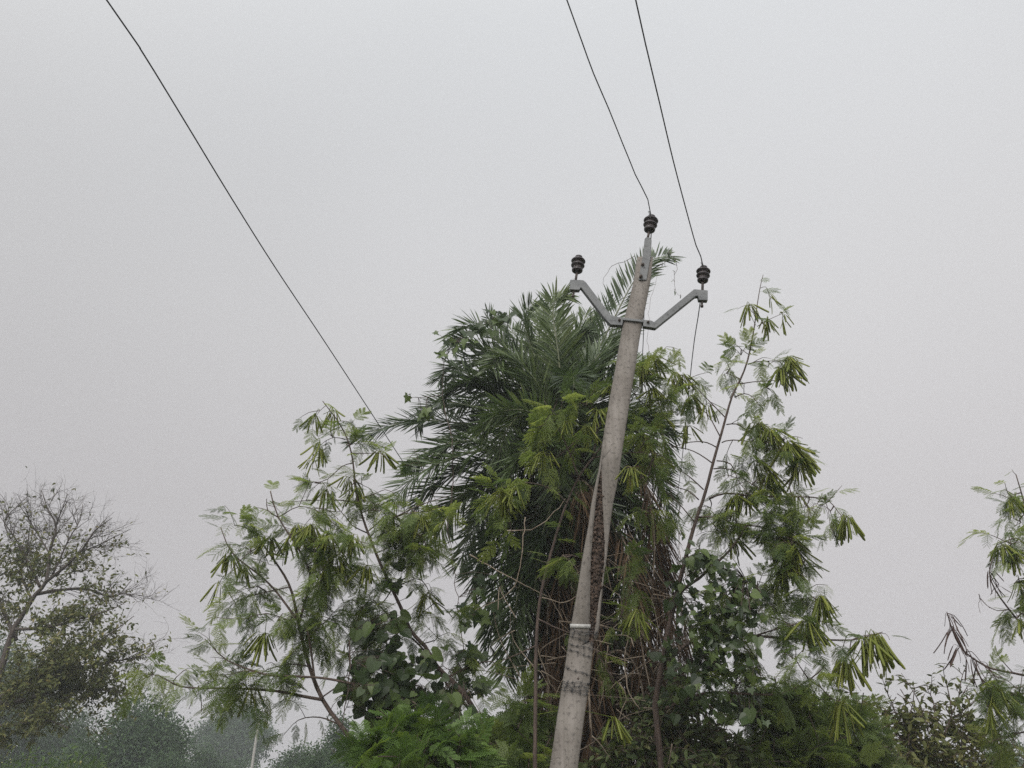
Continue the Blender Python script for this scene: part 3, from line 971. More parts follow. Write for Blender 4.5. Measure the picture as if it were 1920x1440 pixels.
# ------------------------------------------------------------------ right pod tree
yr = 6.6
feather_tree('tallest feathery tree with a straight red-brown stem and hanging pods right of the pole', P(1235, 1440, yr)[:2] + [0, .1],
  [([(1228, 1320), (1255, 1170), (1277, 1080), (1300, 992), (1322, 925), (1338, 864), (1352, 815), (1372, 745), (1388, 712), (1402, 675), (1414, 615), (1420, 570), (1426, 535), (1431, 515)], yr, yr - .5, .042, .0025),
   ([(1255, 1175), (1275, 1112), (1310, 1085), (1370, 1030), (1400, 985)], yr, yr - .4, .018, .008),
   ([(1240, 1250), (1300, 1200), (1360, 1185), (1416, 1192), (1500, 1198), (1596, 1200), (1630, 1192), (1655, 1185)], yr, yr - .7, .022, .003),
   ([(1245, 1330), (1320, 1300), (1401, 1301), (1465, 1301), (1517, 1275), (1545, 1250)], yr, yr - .6, .018, .004)],
  [([(1361, 784), (1322, 744), (1289, 711), (1262, 697), (1240, 689)], yr - .3, yr - .1, .006, .002, .8),
   ([(1350, 818), (1325, 775), (1298, 763), (1275, 760)], yr - .3, yr - .1, .006, .002, .5),
   ([(1344, 839), (1326, 830), (1307, 828), (1280, 832), (1243, 846)], yr - .2, yr, .006, .003, .12),
   ([(1335, 868), (1312, 852), (1289, 842), (1262, 838), (1240, 830)], yr - .2, yr, .006, .003, .12),
   ([(1319, 918), (1300, 900), (1280, 885), (1258, 876), (1240, 872)], yr - .2, yr, .006, .003, .2),
   ([(1310, 937), (1290, 920), (1264, 912), (1248, 900)], yr - .2, yr, .006, .003, .25),
   ([(1302, 979), (1280, 952), (1259, 930), (1245, 922)], yr - .2, yr, .006, .003, .2),
   ([(1402, 683), (1420, 678), (1440, 677), (1475, 676)], yr - .4, yr - .5, .006, .002, .6),
   ([(1387, 720), (1412, 716), (1442, 714), (1470, 712)], yr - .4, yr - .5, .006, .002, .4),
   ([(1377, 745), (1395, 738), (1411, 744), (1425, 762)], yr - .4, yr - .5, .006, .002, .8),
   ([(1362, 796), (1380, 795), (1398, 805), (1420, 840)], yr - .3, yr - .5, .006, .002, .8),
   ([(1353, 830), (1374, 825), (1448, 830), (1484, 818), (1505, 822)], yr - .3, yr - .6, .006, .002, .8),
   ([(1344, 864), (1370, 870), (1387, 906), (1410, 930)], yr - .2, yr - .5, .006, .002, .8),
   ([(1338, 879), (1370, 880), (1411, 909), (1450, 925)], yr - .2, yr - .5, .006, .002, .8),
   ([(1330, 935), (1360, 925), (1410, 930), (1472, 931), (1530, 933), (1555, 940), (1580, 970), (1600, 985)], yr - .2, yr - .8, .009, .002, .75),
   ([(1555, 938), (1566, 925), (1579, 910)], yr - .7, yr - .7, .004, .0015, .4),
   ([(1310, 970), (1345, 970), (1380, 985), (1420, 1010)], yr - .2, yr - .3, .007, .002, .9),
   ([(1404, 665), (1390, 655), (1378, 645), (1366, 650)], yr - .4, yr - .3, .004, .0015, .6),
   ([(1388, 712), (1375, 705), (1362, 700), (1352, 708)], yr - .4, yr - .3, .004, .0015, .5),
   ([(1420, 590), (1410, 585), (1400, 572), (1382, 580)], yr - .5, yr - .5, .004, .0015, .2),
   ([(1420, 612), (1440, 600), (1462, 590), (1478, 582)], yr - .5, yr - .5, .004, .0015, .25),
   ([(1426, 540), (1436, 538), (1442, 552), (1446, 566)], yr - .5, yr - .5, .003, .0012, .1),
   ([(1400, 985), (1440, 990), (1480, 1010), (1510, 1050)], yr - .4, yr - .5, .007, .002, 1),
   ([(1416, 1192), (1470, 1175), (1517, 1162), (1545, 1135)], yr - .4, yr - .6, .007, .002, .8),
   ([(1400, 1150), (1440, 1155), (1480, 1170), (1520, 1200), (1545, 1240)], yr - .3, yr - .6, .006, .002, .8),
   ([(1517, 1275), (1540, 1290), (1560, 1310), (1585, 1318)], yr - .6, yr - .7, .005, .002, .7),
   ([(1517, 1275), (1500, 1250), (1490, 1235), (1470, 1225)], yr - .6, yr - .7, .005, .002, .7),
   ([(1596, 1200), (1590, 1230), (1575, 1250), (1555, 1260)], yr - .6, yr - .7, .004, .002, .5),
   ([(1600, 1198), (1630, 1190), (1660, 1188), (1668, 1200)], yr - .7, yr - .8, .003, .0015, .4)],
  [(1430, 800, 34, yr - .4, 20), (1400, 850, 40, yr - .3, 24), (1460, 850, 40, yr - .5, 28), (1420, 900, 42, yr - .4, 30), (1480, 900, 36, yr - .5, 20), (1380, 960, 45, yr - .3, 40), (1450, 960, 40, yr - .4, 34),
   (1430, 1020, 50, yr - .4, 54), (1490, 1010, 40, yr - .5, 30), (1480, 1080, 45, yr - .4, 40), (1350, 1000, 40, yr - .2, 34), (1330, 960, 34, yr, 16), (1510, 950, 26, yr - .6, 14), (1555, 955, 26, yr - .7, 12),
   (1420, 1090, 45, yr - .3, 40), (1510, 1110, 38, yr - .5, 24), (1430, 1160, 40, yr - .3, 26), (1360, 1110, 44, yr - .35, 26), (1390, 1180, 44, yr - .35, 24), (1320, 1200, 40, yr - .3, 16), (1370, 1270, 44, yr - .3, 18), (1290, 1160, 34, yr - .3, 10), (1455, 1270, 40, yr - .4, 18), (1310, 1030, 36, yr - .3, 14), (1530, 1190, 36, yr - .6, 18), (1490, 1230, 40, yr - .6, 22), (1580, 1215, 32, yr - .7, 14), (1390, 665, 24, yr - .3, 8),
   (1370, 690, 22, yr - .3, 8), (1440, 690, 20, yr - .4, 6), (1445, 730, 24, yr - .4, 8), (1290, 730, 32, yr - .1, 14), (1265, 720, 28, yr, 14), (1270, 780, 28, yr, 10), (1540, 1290, 34, yr - .6, 16), (1470, 1180, 34, yr - .4, 16)],
  [(1406, 572, yr - .5, 9, .19), (1440, 598, yr - .5, 8, .18), (1468, 592, yr - .5, 3, .17), (1442, 552, yr - .5, 2, .15), (1480, 672, yr - .5, 20, .25), (1466, 690, yr - .5, 14, .23), (1425, 795, yr - .4, 16, .23), (1445, 805, yr - .5, 14, .23),
   (1478, 830, yr - .6, 18, .24), (1500, 850, yr - .6, 10, .23), (1420, 865, yr - .4, 10, .2), (1445, 890, yr - .4, 12, .2), (1400, 925, yr - .3, 12, .22), (1380, 930, yr - .3, 8, .22), (1588, 968, yr - .8, 11, .2), (1440, 980, yr - .4, 10, .2),
   (1475, 1000, yr - .4, 18, .25), (1490, 1030, yr - .4, 18, .25), (1470, 1060, yr - .4, 14, .25), (1540, 1118, yr - .6, 12, .24), (1515, 1162, yr - .6, 12, .24), (1640, 1190, yr - .75, 14, .27), (1622, 1195, yr - .7, 10, .25), (1585, 1235, yr - .7, 12, .24),
   (1580, 1318, yr - .7, 9, .24), (1290, 800, yr - .1, 7, .2), (1298, 742, yr - .1, 8, .2), (1265, 700, yr, 10, .2), (1280, 705, yr - .1, 8, .2), (1325, 758, yr - .2, 4, .19), (1375, 1010, yr - .2, 7, .2), (1500, 880, yr - .5, 6, .2), (1495, 925, yr - .5, 3, .18)],
  dry_pods=[(1508, 945, yr - .7, 4, .12), (1532, 945, yr - .7, 4, .12), (1561, 990, yr - .7, 2, .14)], dens=0.78, leaf=0.17)

# ------------------------------------------------------------------ tree at the right edge
ye = 6.4
feather_tree('feathery tree at the right edge with blackened dry pods on bare twigs', P(2000, 1440, ye)[:2],
  [([(1985, 1440), (1975, 1300), (1960, 1180), (1945, 1050), (1925, 960), (1905, 890)], ye, ye - .2, .04, .004),
   ([(1980, 1320), (1940, 1275), (1900, 1262), (1860, 1254), (1825, 1235), (1800, 1212), (1785, 1180), (1776, 1150)], ye, ye - .4, .014, .003),
   ([(1965, 1210), (1920, 1175), (1890, 1140), (1866, 1106), (1855, 1075), (1862, 1045)], ye, ye - .3, .012, .003)],
  [([(1925, 960), (1905, 940), (1890, 925), (1884, 905)], ye - .2, ye - .3, .005, .002, .8),
   ([(1940, 1040), (1910, 1010), (1885, 1015), (1870, 1022)], ye - .2, ye - .3, .006, .002, 1),
   ([(1890, 1143), (1870, 1145), (1850, 1135), (1838, 1122)], ye - .2, ye - .2, .004, .0015, .1),
   ([(1970, 1360), (1930, 1370), (1890, 1380), (1860, 1390)], ye, ye - .3, .008, .003, .5),
   ([(1970, 1300), (1930, 1300), (1890, 1305), (1850, 1325)], ye, ye - .3, .008, .003, .9),
   ([(1955, 1120), (1930, 1090), (1910, 1085), (1900, 1100)], ye, ye - .3, .006, .002, .8),
   ([(1960, 1180), (1930, 1160), (1915, 1150), (1905, 1160)], ye, ye - .3, .006, .002, .7),
   ([(1900, 1262), (1880, 1240), (1870, 1225), (1868, 1215)], ye - .1, ye - .2, .004, .0015, .2),
   ([(1905, 890), (1900, 885), (1897, 880)], ye - .2, ye - .2, .003, .0015, .5)],
  [(1905, 930, 26, ye - .2, 16), (1915, 980, 30, ye - .2, 22), (1890, 1025, 28, ye - .3, 20), (1915, 1040, 26, ye - .2, 16), (1905, 1290, 40, ye - .2, 44), (1870, 1310, 36, ye - .3, 24), (1905, 1340, 45, ye - .1, 40), (1910, 1400, 50, ye - .1, 40),
   (1880, 1270, 26, ye - .3, 14), (1915, 1150, 30, ye - .1, 20), (1915, 1100, 22, ye - .2, 8)],
  [(1895, 935, ye - .2, 8, .2), (1880, 1022, ye - .3, 10, .19), (1900, 1030, ye - .3, 8, .18), (1912, 1090, ye - .2, 6, .19), (1860, 1320, ye - .3, 8, .19), (1870, 1290, ye - .3, 6, .18), (1915, 1165, ye - .2, 6, .2)],
  dry_pods=[(1856, 1072, ye - .25, 10, .20), (1873, 1096, ye - .25, 6, .13), (1776, 1150, ye - .4, 12, .18), (1785, 1178, ye - .4, 12, .2), (1800, 1212, ye - .4, 10, .2), (1822, 1232, ye - .4, 9, .2), (1838, 1240, ye - .4, 6, .17), (1838, 1124, ye - .2, 4, .1)],
  dens=0.9, leaf=0.155, bare=True)

# ------------------------------------------------------------------ date palm
yp = 8.2
heart = P(1078, 835, yp)
foot = np.array([heart[0] - 0.02, yp, 0])
palm = thing('date_palm', 'shaggy date palm with dark spiky fronds behind the pole', 'palm tree', foot)
mb = MB()
m_ = 40
zz = np.linspace(-0.05, heart[2], m_)
tp = np.stack([np.interp(zz, [0, heart[2]], [foot[0], heart[0]]) + 0.03 * np.sin(zz * 2), np.full(m_, yp), zz], -1)
mb.tube(tp, 0.30 + 0.05 * np.clip((zz - heart[2] * .75), 0, 1) + 0.02 * np.sin(zz * 25), 14, jit=.25)
for i in range(420):                                  # stubs of cut and broken leaf bases
    z = 0.1 + (heart[2] - 0.15) * (i / 420)
    a = i * 2.399963
    c = np.array([np.interp(z, zz, tp[:, 0]), yp, z]) + np.array([math.cos(a), math.sin(a), 0]) * 0.29
    d = nrm([math.cos(a) * .8, math.sin(a) * .8, 0.9 + .3 * rng.random()])
    L = 0.10 + 0.16 * rng.random()
    mb.tube(np.array([c - d * .05, c + d * L * .5, c + d * L]), [.045, .034, .012], 5)
mb.build('trunk', M['palm_trunk'], palm)


def frond(poly, maxlen, n_=64, mat='frond', plum=0.5, sag=0.05, tint=None, t0=0.12, width=0.027, up=None, forward=0.75):
    poly = np.asarray(poly)
    n_ = int(n_ * (1.55 if mat == 'frond' else 1))
    L = np.r_[0, np.cumsum(np.linalg.norm(np.diff(poly, axis=0), axis=1))]
    T = nrm(np.gradient(poly, axis=0))
    s = np.repeat(t0 + (1 - t0) * (np.arange(n_) + .5) / n_, 2) + rng.normal(size=2 * n_) * .003
    side = np.tile([1, -1], n_)
    pos = np.stack([np.interp(s * L[-1], L, poly[:, k]) for k in range(3)], -1)
    tt = nrm(np.stack([np.interp(s * L[-1], L, T[:, k]) for k in range(3)], -1))
    up = np.array([0, 0, 1.0]) if up is None else np.asarray(up, float)
    sv = np.cross(tt, up)
    sv = nrm(sv + 1e-4)
    nv = np.cross(sv, tt)
    fw = forward + 0.5 * s
    el = rng.normal(size=2 * n_) * plum + .15
    d = nrm(tt * fw[:, None] + sv * side[:, None] * np.cos(el)[:, None] + nv * np.sin(el)[:, None])
    prof = np.interp(s, [0, .12, .25, .45, .75, .95, 1], [.15, .5, .85, 1, .85, .62, .5])
    ln = maxlen * prof * (.85 + .3 * rng.random(2 * n_))
    w = width * np.interp(prof, [0, .5, 1], [.5, .8, 1]) * (.8 + .4 * rng.random(2 * n_))
    wv = nrm(np.cross(d, nv + sv * .3 + rng.normal(size=(2 * n_, 3)) * .4))
    kn = np.cross(wv, d)
    g_ = np.array([0, 0, -1.0])
    mid = pos + d * (ln * .38)[:, None] + g_ * (ln * sag * .25)[:, None]
    b3 = pos + d * (ln * .75)[:, None] + g_ * (ln * sag * .65)[:, None]
    tip = pos + d * ln[:, None] + g_ * (ln * sag * 1.1)[:, None]
    hw = (w * .5)[:, None]
    V = np.stack([pos, mid + wv * hw + kn * hw * .5, mid, mid - wv * hw + kn * hw * .5, b3 + wv * hw * .7 + kn * hw * .3, b3, b3 - wv * hw * .7 + kn * hw * .3, tip], 1)
    tf = np.array([(0, 1, 2), (0, 2, 3), (1, 4, 5), (1, 5, 2), (2, 5, 6), (2, 6, 3), (4, 7, 5), (5, 7, 6)])
    F = tf[None] + (np.arange(2 * n_) * 8)[:, None, None]
    tn = (rng.random() * .5 + .15 if tint is None else tint) + rng.normal(size=2 * n_) * .13
    mb = MB()
    mb.add(V.reshape(-1, 3), F.reshape(-1, 3), np.repeat(np.clip(tn, 0, 1), 8))
    o = mb.build('frond' if mat == 'frond' else 'dead_frond', M[mat], palm)
    mb = MB()
    mb.tube(poly, np.linspace(.016, .0035, len(poly)), 6)
    mb.build('rib', M['rachis'] if mat == 'frond' else M['dry_twig'], o, smooth=True)
    return o


def pf(pts, **k):
    """frond whose rib is measured: (x, y, distance) points"""
    p = spline([P(*q) for q in pts], .06)
    return frond(p, **k)


A = 0.0
pf([(1075, 800, 8.0), (1085, 740, 7.9), (1105, 690, 7.8), (1150, 600, 7.7), (1187, 530, 7.7), (1222, 488, 7.7), (1255, 480, 7.8)], maxlen=.42, n_=58, plum=.25, up=(0, -1, .3), tint=.30)
pf([(1060, 810, 7.7), (1053, 737, 7.5), (1047, 665, 7.4), (1038, 600, 7.4), (1040, 565, 7.4), (1066, 552, 7.3)], maxlen=.44, n_=60, plum=.35, up=(0, -1, .2), tint=.62, sag=.15)
pf([(1020, 790, 7.8), (958, 748, 7.7), (916, 729, 7.6), (860, 726, 7.6), (838, 740, 7.6), (828, 760, 7.6)], maxlen=.40, n_=60, plum=.5, tint=.35, up=(0, -.5, 1))
pf([(1040, 850, 8.1), (952, 812, 8.0), (858, 793, 8.0), (800, 789, 8.0), (763, 791, 8.0), (716, 804, 8.0), (685, 818, 8.0), (655, 832, 8.0)], maxlen=.34, n_=74, plum=.3, tint=.12, up=(0, -.8, .7))
pf([(1045, 800, 8.3), (1000, 720, 8.3), (955, 660, 8.3), (925, 615, 8.3), (915, 595, 8.3)], maxlen=.42, n_=56, plum=.45, tint=.25)
pf([(1040, 810, 8.2), (980, 735, 8.1), (920, 670, 8.0), (880, 640, 8.0), (855, 640, 8.0)], maxlen=.42, n_=58, plum=.45, tint=.4)
pf([(1030, 850, 7.8), (960, 840, 7.6), (880, 850, 7.5), (810, 875, 7.4), (765, 905, 7.4), (738, 945, 7.4)], maxlen=.42, n_=60, plum=.5, tint=.45, up=(0, -.6, .7))
pf([(1030, 870, 7.9), (960, 880, 7.8), (890, 915, 7.7), (835, 950, 7.7), (800, 1000, 7.7), (785, 1060, 7.7)], maxlen=.38, n_=56, plum=.5, tint=.4)
pf([(1035, 890, 8.0), (980, 930, 7.9), (935, 985, 7.8), (905, 1050, 7.8), (890, 1110, 7.8)], maxlen=.42, n_=56, plum=.5, tint=.15)
pf([(1045, 900, 8.0), (1005, 970, 7.9), (960, 1040, 7.8), (930, 1130, 7.8), (915, 1220, 7.8)], maxlen=.42, n_=56, plum=.5, tint=.12)
pf([(1050, 900, 7.8), (1020, 985, 7.6), (985, 1060, 7.6), (965, 1150, 7.6), (960, 1250, 7.6)], maxlen=.40, n_=52, plum=.5, tint=.22)
pf([(1060, 840, 7.6), (1030, 800, 7.2), (985, 770, 7.0), (935, 775, 6.9), (905, 810, 6.9)], maxlen=.42, n_=58, plum=.5, tint=.5)
pf([(1065, 850, 7.6), (1050, 830, 7.2), (1010, 830, 6.9), (970, 860, 6.8), (950, 905, 6.8)], maxlen=.40, n_=56, plum=.5, tint=.45)
pf([(1080, 830, 7.8), (1110, 760, 7.6), (1140, 710, 7.5), (1185, 690, 7.5), (1220, 720, 7.5)], maxlen=.36, n_=52, plum=.5, tint=.3)
pf([(1090, 850, 8.0), (1150, 800, 8.0), (1200, 780, 8.0), (1240, 810, 8.0), (1255, 880, 8.0)], maxlen=.34, n_=52, plum=.5, tint=.35)
pf([(1095, 870, 7.9), (1160, 850, 7.8), (1215, 870, 7.8), (1245, 930, 7.8), (1255, 1000, 7.8)], maxlen=.34, n_=52, plum=.5, tint=.25)
pf([(1095, 890, 7.8), (1150, 910, 7.6), (1190, 960, 7.6), (1205, 1030, 7.6), (1210, 1110, 7.6)], maxlen=.38, n_=52, plum=.5, tint=.3)
pf([(1095, 900, 7.7), (1135, 950, 7.5), (1160, 1030, 7.5), (1170, 1110, 7.5), (1172, 1190, 7.5)], maxlen=.38, n_=50, plum=.5, tint=.3)
pf([(1070, 810, 8.4), (1090, 720, 8.5), (1100, 650, 8.6), (1120, 600, 8.7), (1150, 570, 8.8)], maxlen=.42, n_=54, plum=.45, tint=.2)
pf([(1055, 800, 8.0), (1015, 700, 8.0), (990, 630, 8.0), (985, 590, 8.0), (1000, 570, 7.9)], maxlen=.42, n_=56, plum=.45, tint=.42)
UPI = (0, -.6, .7)
for q in ([(1050, 800, 8.3), (1020, 700, 8.4), (1010, 640, 8.4), (1020, 585, 8.4), (1045, 565, 8.4)], [(1065, 800, 8.5), (1075, 700, 8.6), (1082, 630, 8.7), (1100, 590, 8.8)], [(1070, 800, 8.2), (1100, 700, 8.2), (1135, 650, 8.2), (1180, 620, 8.2)],
          [(1050, 810, 8.4), (1000, 690, 8.6), (960, 620, 8.7), (935, 600, 8.7)], [(1060, 800, 8.0), (1060, 700, 7.9), (1075, 640, 7.8), (1100, 620, 7.7)], [(1070, 810, 8.6), (1050, 690, 8.8), (1040, 620, 8.9), (1015, 580, 9.0)],
          [(1040, 880, 8.0), (990, 950, 7.9), (950, 1020, 7.9), (925, 1100, 7.9), (920, 1180, 7.9)], [(1040, 890, 8.2), (970, 960, 8.2), (915, 1020, 8.2), (885, 1080, 8.2)], [(1050, 920, 7.9), (1000, 1020, 7.8), (975, 1110, 7.8), (955, 1200, 7.8), (945, 1270, 7.8)],
          [(1035, 880, 8.4), (950, 930, 8.5), (890, 990, 8.5), (860, 1060, 8.5)], [(1055, 940, 8.1), (1020, 1040, 8.0), (1000, 1140, 8.0), (990, 1240, 8.0)], [(1030, 860, 8.2), (930, 890, 8.2), (850, 950, 8.2), (815, 1020, 8.2)]):
    pf(q, maxlen=.40, n_=52, plum=.6, up=UPI)
pf([(1035, 800, 8.1), (985, 700, 8.1), (935, 640, 8.0), (890, 612, 8.0), (858, 620, 8.0), (845, 655, 8.0)], maxlen=.40, n_=60, plum=.45, tint=.38, up=UPI)
pf([(1030, 820, 7.8), (940, 755, 7.7), (880, 705, 7.6), (848, 688, 7.6), (825, 712, 7.6)], maxlen=.40, n_=60, plum=.45, tint=.25, up=UPI)
pf([(1030, 840, 8.2), (940, 785, 8.2), (860, 757, 8.2), (805, 762, 8.2), (778, 795, 8.2)], maxlen=.40, n_=60, plum=.45, tint=.15, up=UPI)
pf([(1030, 850, 7.7), (930, 830, 7.6), (860, 828, 7.6), (800, 848, 7.6), (768, 880, 7.6)], maxlen=.38, n_=60, plum=.45, tint=.3, up=UPI)
pf([(1040, 790, 8.5), (960, 700, 8.6), (900, 675, 8.6), (860, 690, 8.6), (840, 740, 8.6)], maxlen=.40, n_=60, plum=.45, tint=.1)
pf([(1040, 870, 8.3), (950, 860, 8.4), (870, 880, 8.4), (800, 920, 8.4), (770, 970, 8.4)], maxlen=.38, n_=60, plum=.5, tint=.1)
pf([(1060, 820, 7.6), (1020, 740, 7.4), (985, 690, 7.3), (950, 665, 7.3), (925, 690, 7.2)], maxlen=.42, n_=60, plum=.45, tint=.55, up=UPI)
pf([(1075, 820, 7.7), (1085, 750, 7.5), (1100, 700, 7.4), (1130, 660, 7.4), (1165, 660, 7.4)], maxlen=.40, n_=56, plum=.45, tint=.45, up=UPI)
pf([(1060, 900, 7.6), (1030, 960, 7.4), (1010, 1040, 7.4), (1000, 1120, 7.4)], maxlen=.36, n_=50, plum=.5, tint=.1)
for k in range(24):                                   # the rest of the crown, to all sides
    az = k * 2.399963 + .4
    el = math.radians(72 - 92 * (k / 23) ** .9)
    out_ = np.array([math.cos(az), math.sin(az), 0])
    L = 2.0 * (.85 + .25 * rng.random()) * (0.62 if out_[0] > .2 else (.84 if out_[0] < -.3 else .95))
    pts = [heart + out_ * .10 + [0, 0, (k % 5) * .03]]
    e = el
    for s in range(9):
        pts.append(pts[-1] + (out_ * math.cos(e) + np.array([0, 0, 1]) * math.sin(e)) * L / 9)
        e -= (.17 + .06 * rng.random()) * (1.2 - .3 * math.sin(el))
    frond(spline(pts, .06), .40, 54, plum=.5, sag=.12)
for q in ([(1110, 900, 7.9), (1160, 905, 7.8), (1205, 960, 7.8), (1232, 1050, 7.8), (1238, 1150, 7.8)], [(1110, 920, 8.0), (1180, 930, 8.0), (1225, 990, 8.0), (1246, 1080, 8.0), (1250, 1180, 8.0)],
          [(1105, 950, 7.7), (1150, 980, 7.6), (1185, 1060, 7.6), (1200, 1160, 7.6), (1204, 1270, 7.6)], [(1100, 1000, 7.8), (1160, 1030, 7.7), (1205, 1120, 7.7), (1222, 1230, 7.7), (1226, 1340, 7.7)],
          [(1085, 900, 7.5), (1090, 925, 7.3), (1096, 970, 7.3), (1100, 1030, 7.3)], [(1090, 900, 7.5), (1110, 920, 7.3), (1118, 970, 7.3), (1120, 1040, 7.3)], [(1110, 930, 8.2), (1190, 940, 8.3), (1240, 1000, 8.3), (1258, 1060, 8.3)]):
    frond(spline([P(*p_) for p_ in q], .06), .30, 60, mat='dead_frond', plum=.9, sag=.6, tint=.40 + .35 * rng.random(), forward=1.2, width=.020)
for k in range(50):                                   # the skirt of dead fronds down the trunk
    az = k * 2.399963 + 1.1
    out_ = np.array([math.cos(az), math.sin(az), 0])
    z0 = heart[2] - .15 - 2.7 * (k / 50)
    L = .7 + .75 * rng.random()
    c = np.array([heart[0], yp, z0]) + out_ * .28
    w = (.24 + .30 * rng.random()) * (1.5 if out_[0] > .2 else .65)
    pts = [c, c + out_ * w * .6 + [0, 0, .02], c + out_ * w + [0, 0, -.18], c + out_ * w * 1.12 + [0, 0, -.18 - L * .45], c + out_ * w * 1.05 + [rng.normal() * .05, 0, -.2 - L]]
    frond(spline(pts, .06), .30, 44, mat='dead_frond', plum=.9, sag=.6, tint=.25 + .4 * rng.random(), forward=1.2, width=.021)

# ------------------------------------------------------------------ climbers
def climber(label, name, foot, vines, leaf_zones, temps, size, group=None, mat='climber', vr=.006, cat='climber', cf=1.0):
    """vines: pixel polylines with distances; leaf_zones: (x, y, rx, ry, distance, depth, count)"""
    t = thing(name, label, cat, (foot[0], foot[1], 0), group)
    mb = MB()
    polys = []
    for k, (pts, y0, y1) in enumerate(vines):
        s = pxpoly(pts, y0, y1, .07, wob=.006)
        if k == 0:
            s = np.vstack([spline([np.array([foot[0], foot[1], -.03]), (np.array([foot[0], foot[1], 0]) + s[0]) / 2 + [.05, .05, 0], s[0]], .1)[:-1], s])
        mb.tube(s, np.linspace(vr, vr * .35, len(s)), 5)
        polys.append(s)
    allp = np.vstack(polys)
    ml = MB()
    for (x, y, rx, ry, Yd, dep, cnt) in leaf_zones:
        for _ in range(max(1, int(cnt * cf))):
            q = P(x + rng.normal() * rx * .55, y + rng.normal() * ry * .55, Yd + rng.normal() * dep)
            a = allp[np.argmin(np.linalg.norm(allp - q, axis=1))]
            sz = size * (.55 + .75 * rng.random())
            d = nrm(np.array([rng.normal() * .7, rng.normal() * .5 - .25, -.75 + .45 * rng.normal()]))
            up = nrm(np.array([rng.normal() * .5, -.9, .7 + .3 * rng.normal()]))
            scatter(ml, temps, q[None], d[None], sz, rng.random(), up=up)
            if np.linalg.norm(a - q) < .8:
                mb.tube(spline([a, (a + q) / 2 + [0, 0, .03], q], .08), .0022, 4, cap=False)
    mb.build('vine_stem', M['bark'], t, smooth=True)
    ml.build('foliage', M[mat], t)
    return t


climber('broad leaved dark climber draped over the slanting stem left of the palm', 'climbing_vine', P(790, 1440, 6.6)[:2],
        [([(780, 1440), (740, 1330), (715, 1240), (690, 1170)], 6.6, 6.5), ([(740, 1330), (790, 1270), (830, 1250), (870, 1290)], 6.6, 6.6), ([(715, 1240), (680, 1270), (655, 1310), (640, 1345)], 6.5, 6.4),
         ([(655, 1200), (657, 1250), (650, 1300), (642, 1350), (630, 1375)], 6.2, 6.2)],
        [(700, 1175, 45, 22, 6.4, .15, 24), (715, 1230, 50, 32, 6.4, .2, 42), (680, 1280, 40, 32, 6.4, .2, 30), (750, 1270, 52, 40, 6.5, .2, 46), (800, 1300, 48, 34, 6.6, .2, 34), (850, 1330, 40, 34, 6.6, .2, 26), (730, 1320, 60, 30, 6.6, .2, 40),
         (745, 1140, 20, 60, 6.6, .1, 8), (800, 1225, 30, 30, 6.7, .1, 12)],
        ROUND + HEART, .098, cf=1.0)
climber('lobed leaf climber scrambling over the left of the palm crown', 'climbing_vine', P(900, 1440, 7.2)[:2],
        [([(890, 1440), (880, 1300), (860, 1150), (840, 1000), (800, 900), (775, 840)], 7.2, 7.4), ([(840, 1000), (850, 850), (830, 740), (840, 660), (900, 610), (960, 595)], 7.3, 7.5), ([(830, 740), (800, 745), (770, 745)], 7.4, 7.5)],
        [(935, 592, 22, 10, 7.3, .06, 12), (960, 592, 9, 6, 7.3, .03, 4), (900, 615, 30, 12, 7.3, .08, 14), (858, 635, 22, 14, 7.3, .06, 9), (828, 668, 8, 10, 7.3, .04, 5), (770, 743, 7, 5, 7.5, .03, 2), (790, 770, 18, 10, 7.5, .06, 7),
         (762, 868, 14, 12, 7.4, .05, 4), (735, 1045, 6, 10, 6.6, .05, 2), (742, 1090, 8, 10, 6.6, .05, 3), (905, 1120, 30, 50, 7.2, .1, 10), (880, 1150, 20, 20, 7.2, .1, 7), (885, 1235, 26, 26, 7.1, .1, 12), (900, 1290, 24, 20, 7.1, .1, 8)],
        IVY, .115, cf=1.2)
climber('dense broad leaved climber over the foot of the tallest feathery tree', 'climbing_vine', P(1330, 1440, 6.9)[:2],
        [([(1330, 1440), (1310, 1320), (1320, 1200), (1340, 1100), (1320, 1040)], 6.9, 6.6), ([(1320, 1200), (1380, 1170), (1420, 1130), (1400, 1090)], 6.8, 6.5), ([(1310, 1320), (1380, 1290), (1420, 1240)], 6.9, 6.6)],
        [(1300, 1050, 30, 22, 6.2, .12, 20), (1345, 1060, 34, 24, 6.2, .15, 24), (1370, 1110, 44, 30, 6.2, .2, 40), (1410, 1140, 28, 26, 6.1, .15, 20), (1320, 1160, 50, 40, 6.4, .2, 40), (1370, 1200, 50, 36, 6.2, .2, 42), (1330, 1250, 60, 40, 6.4, .2, 50),
         (1290, 1310, 60, 40, 6.5, .2, 50), (1400, 1260, 34, 30, 6.2, .2, 26), (1380, 1320, 50, 36, 6.4, .2, 40), (1270, 1110, 24, 30, 6.4, .1, 14), (1250, 1240, 30, 50, 6.5, .15, 24)],
        HEART + IVY + OVATE, .078, cf=1.5)
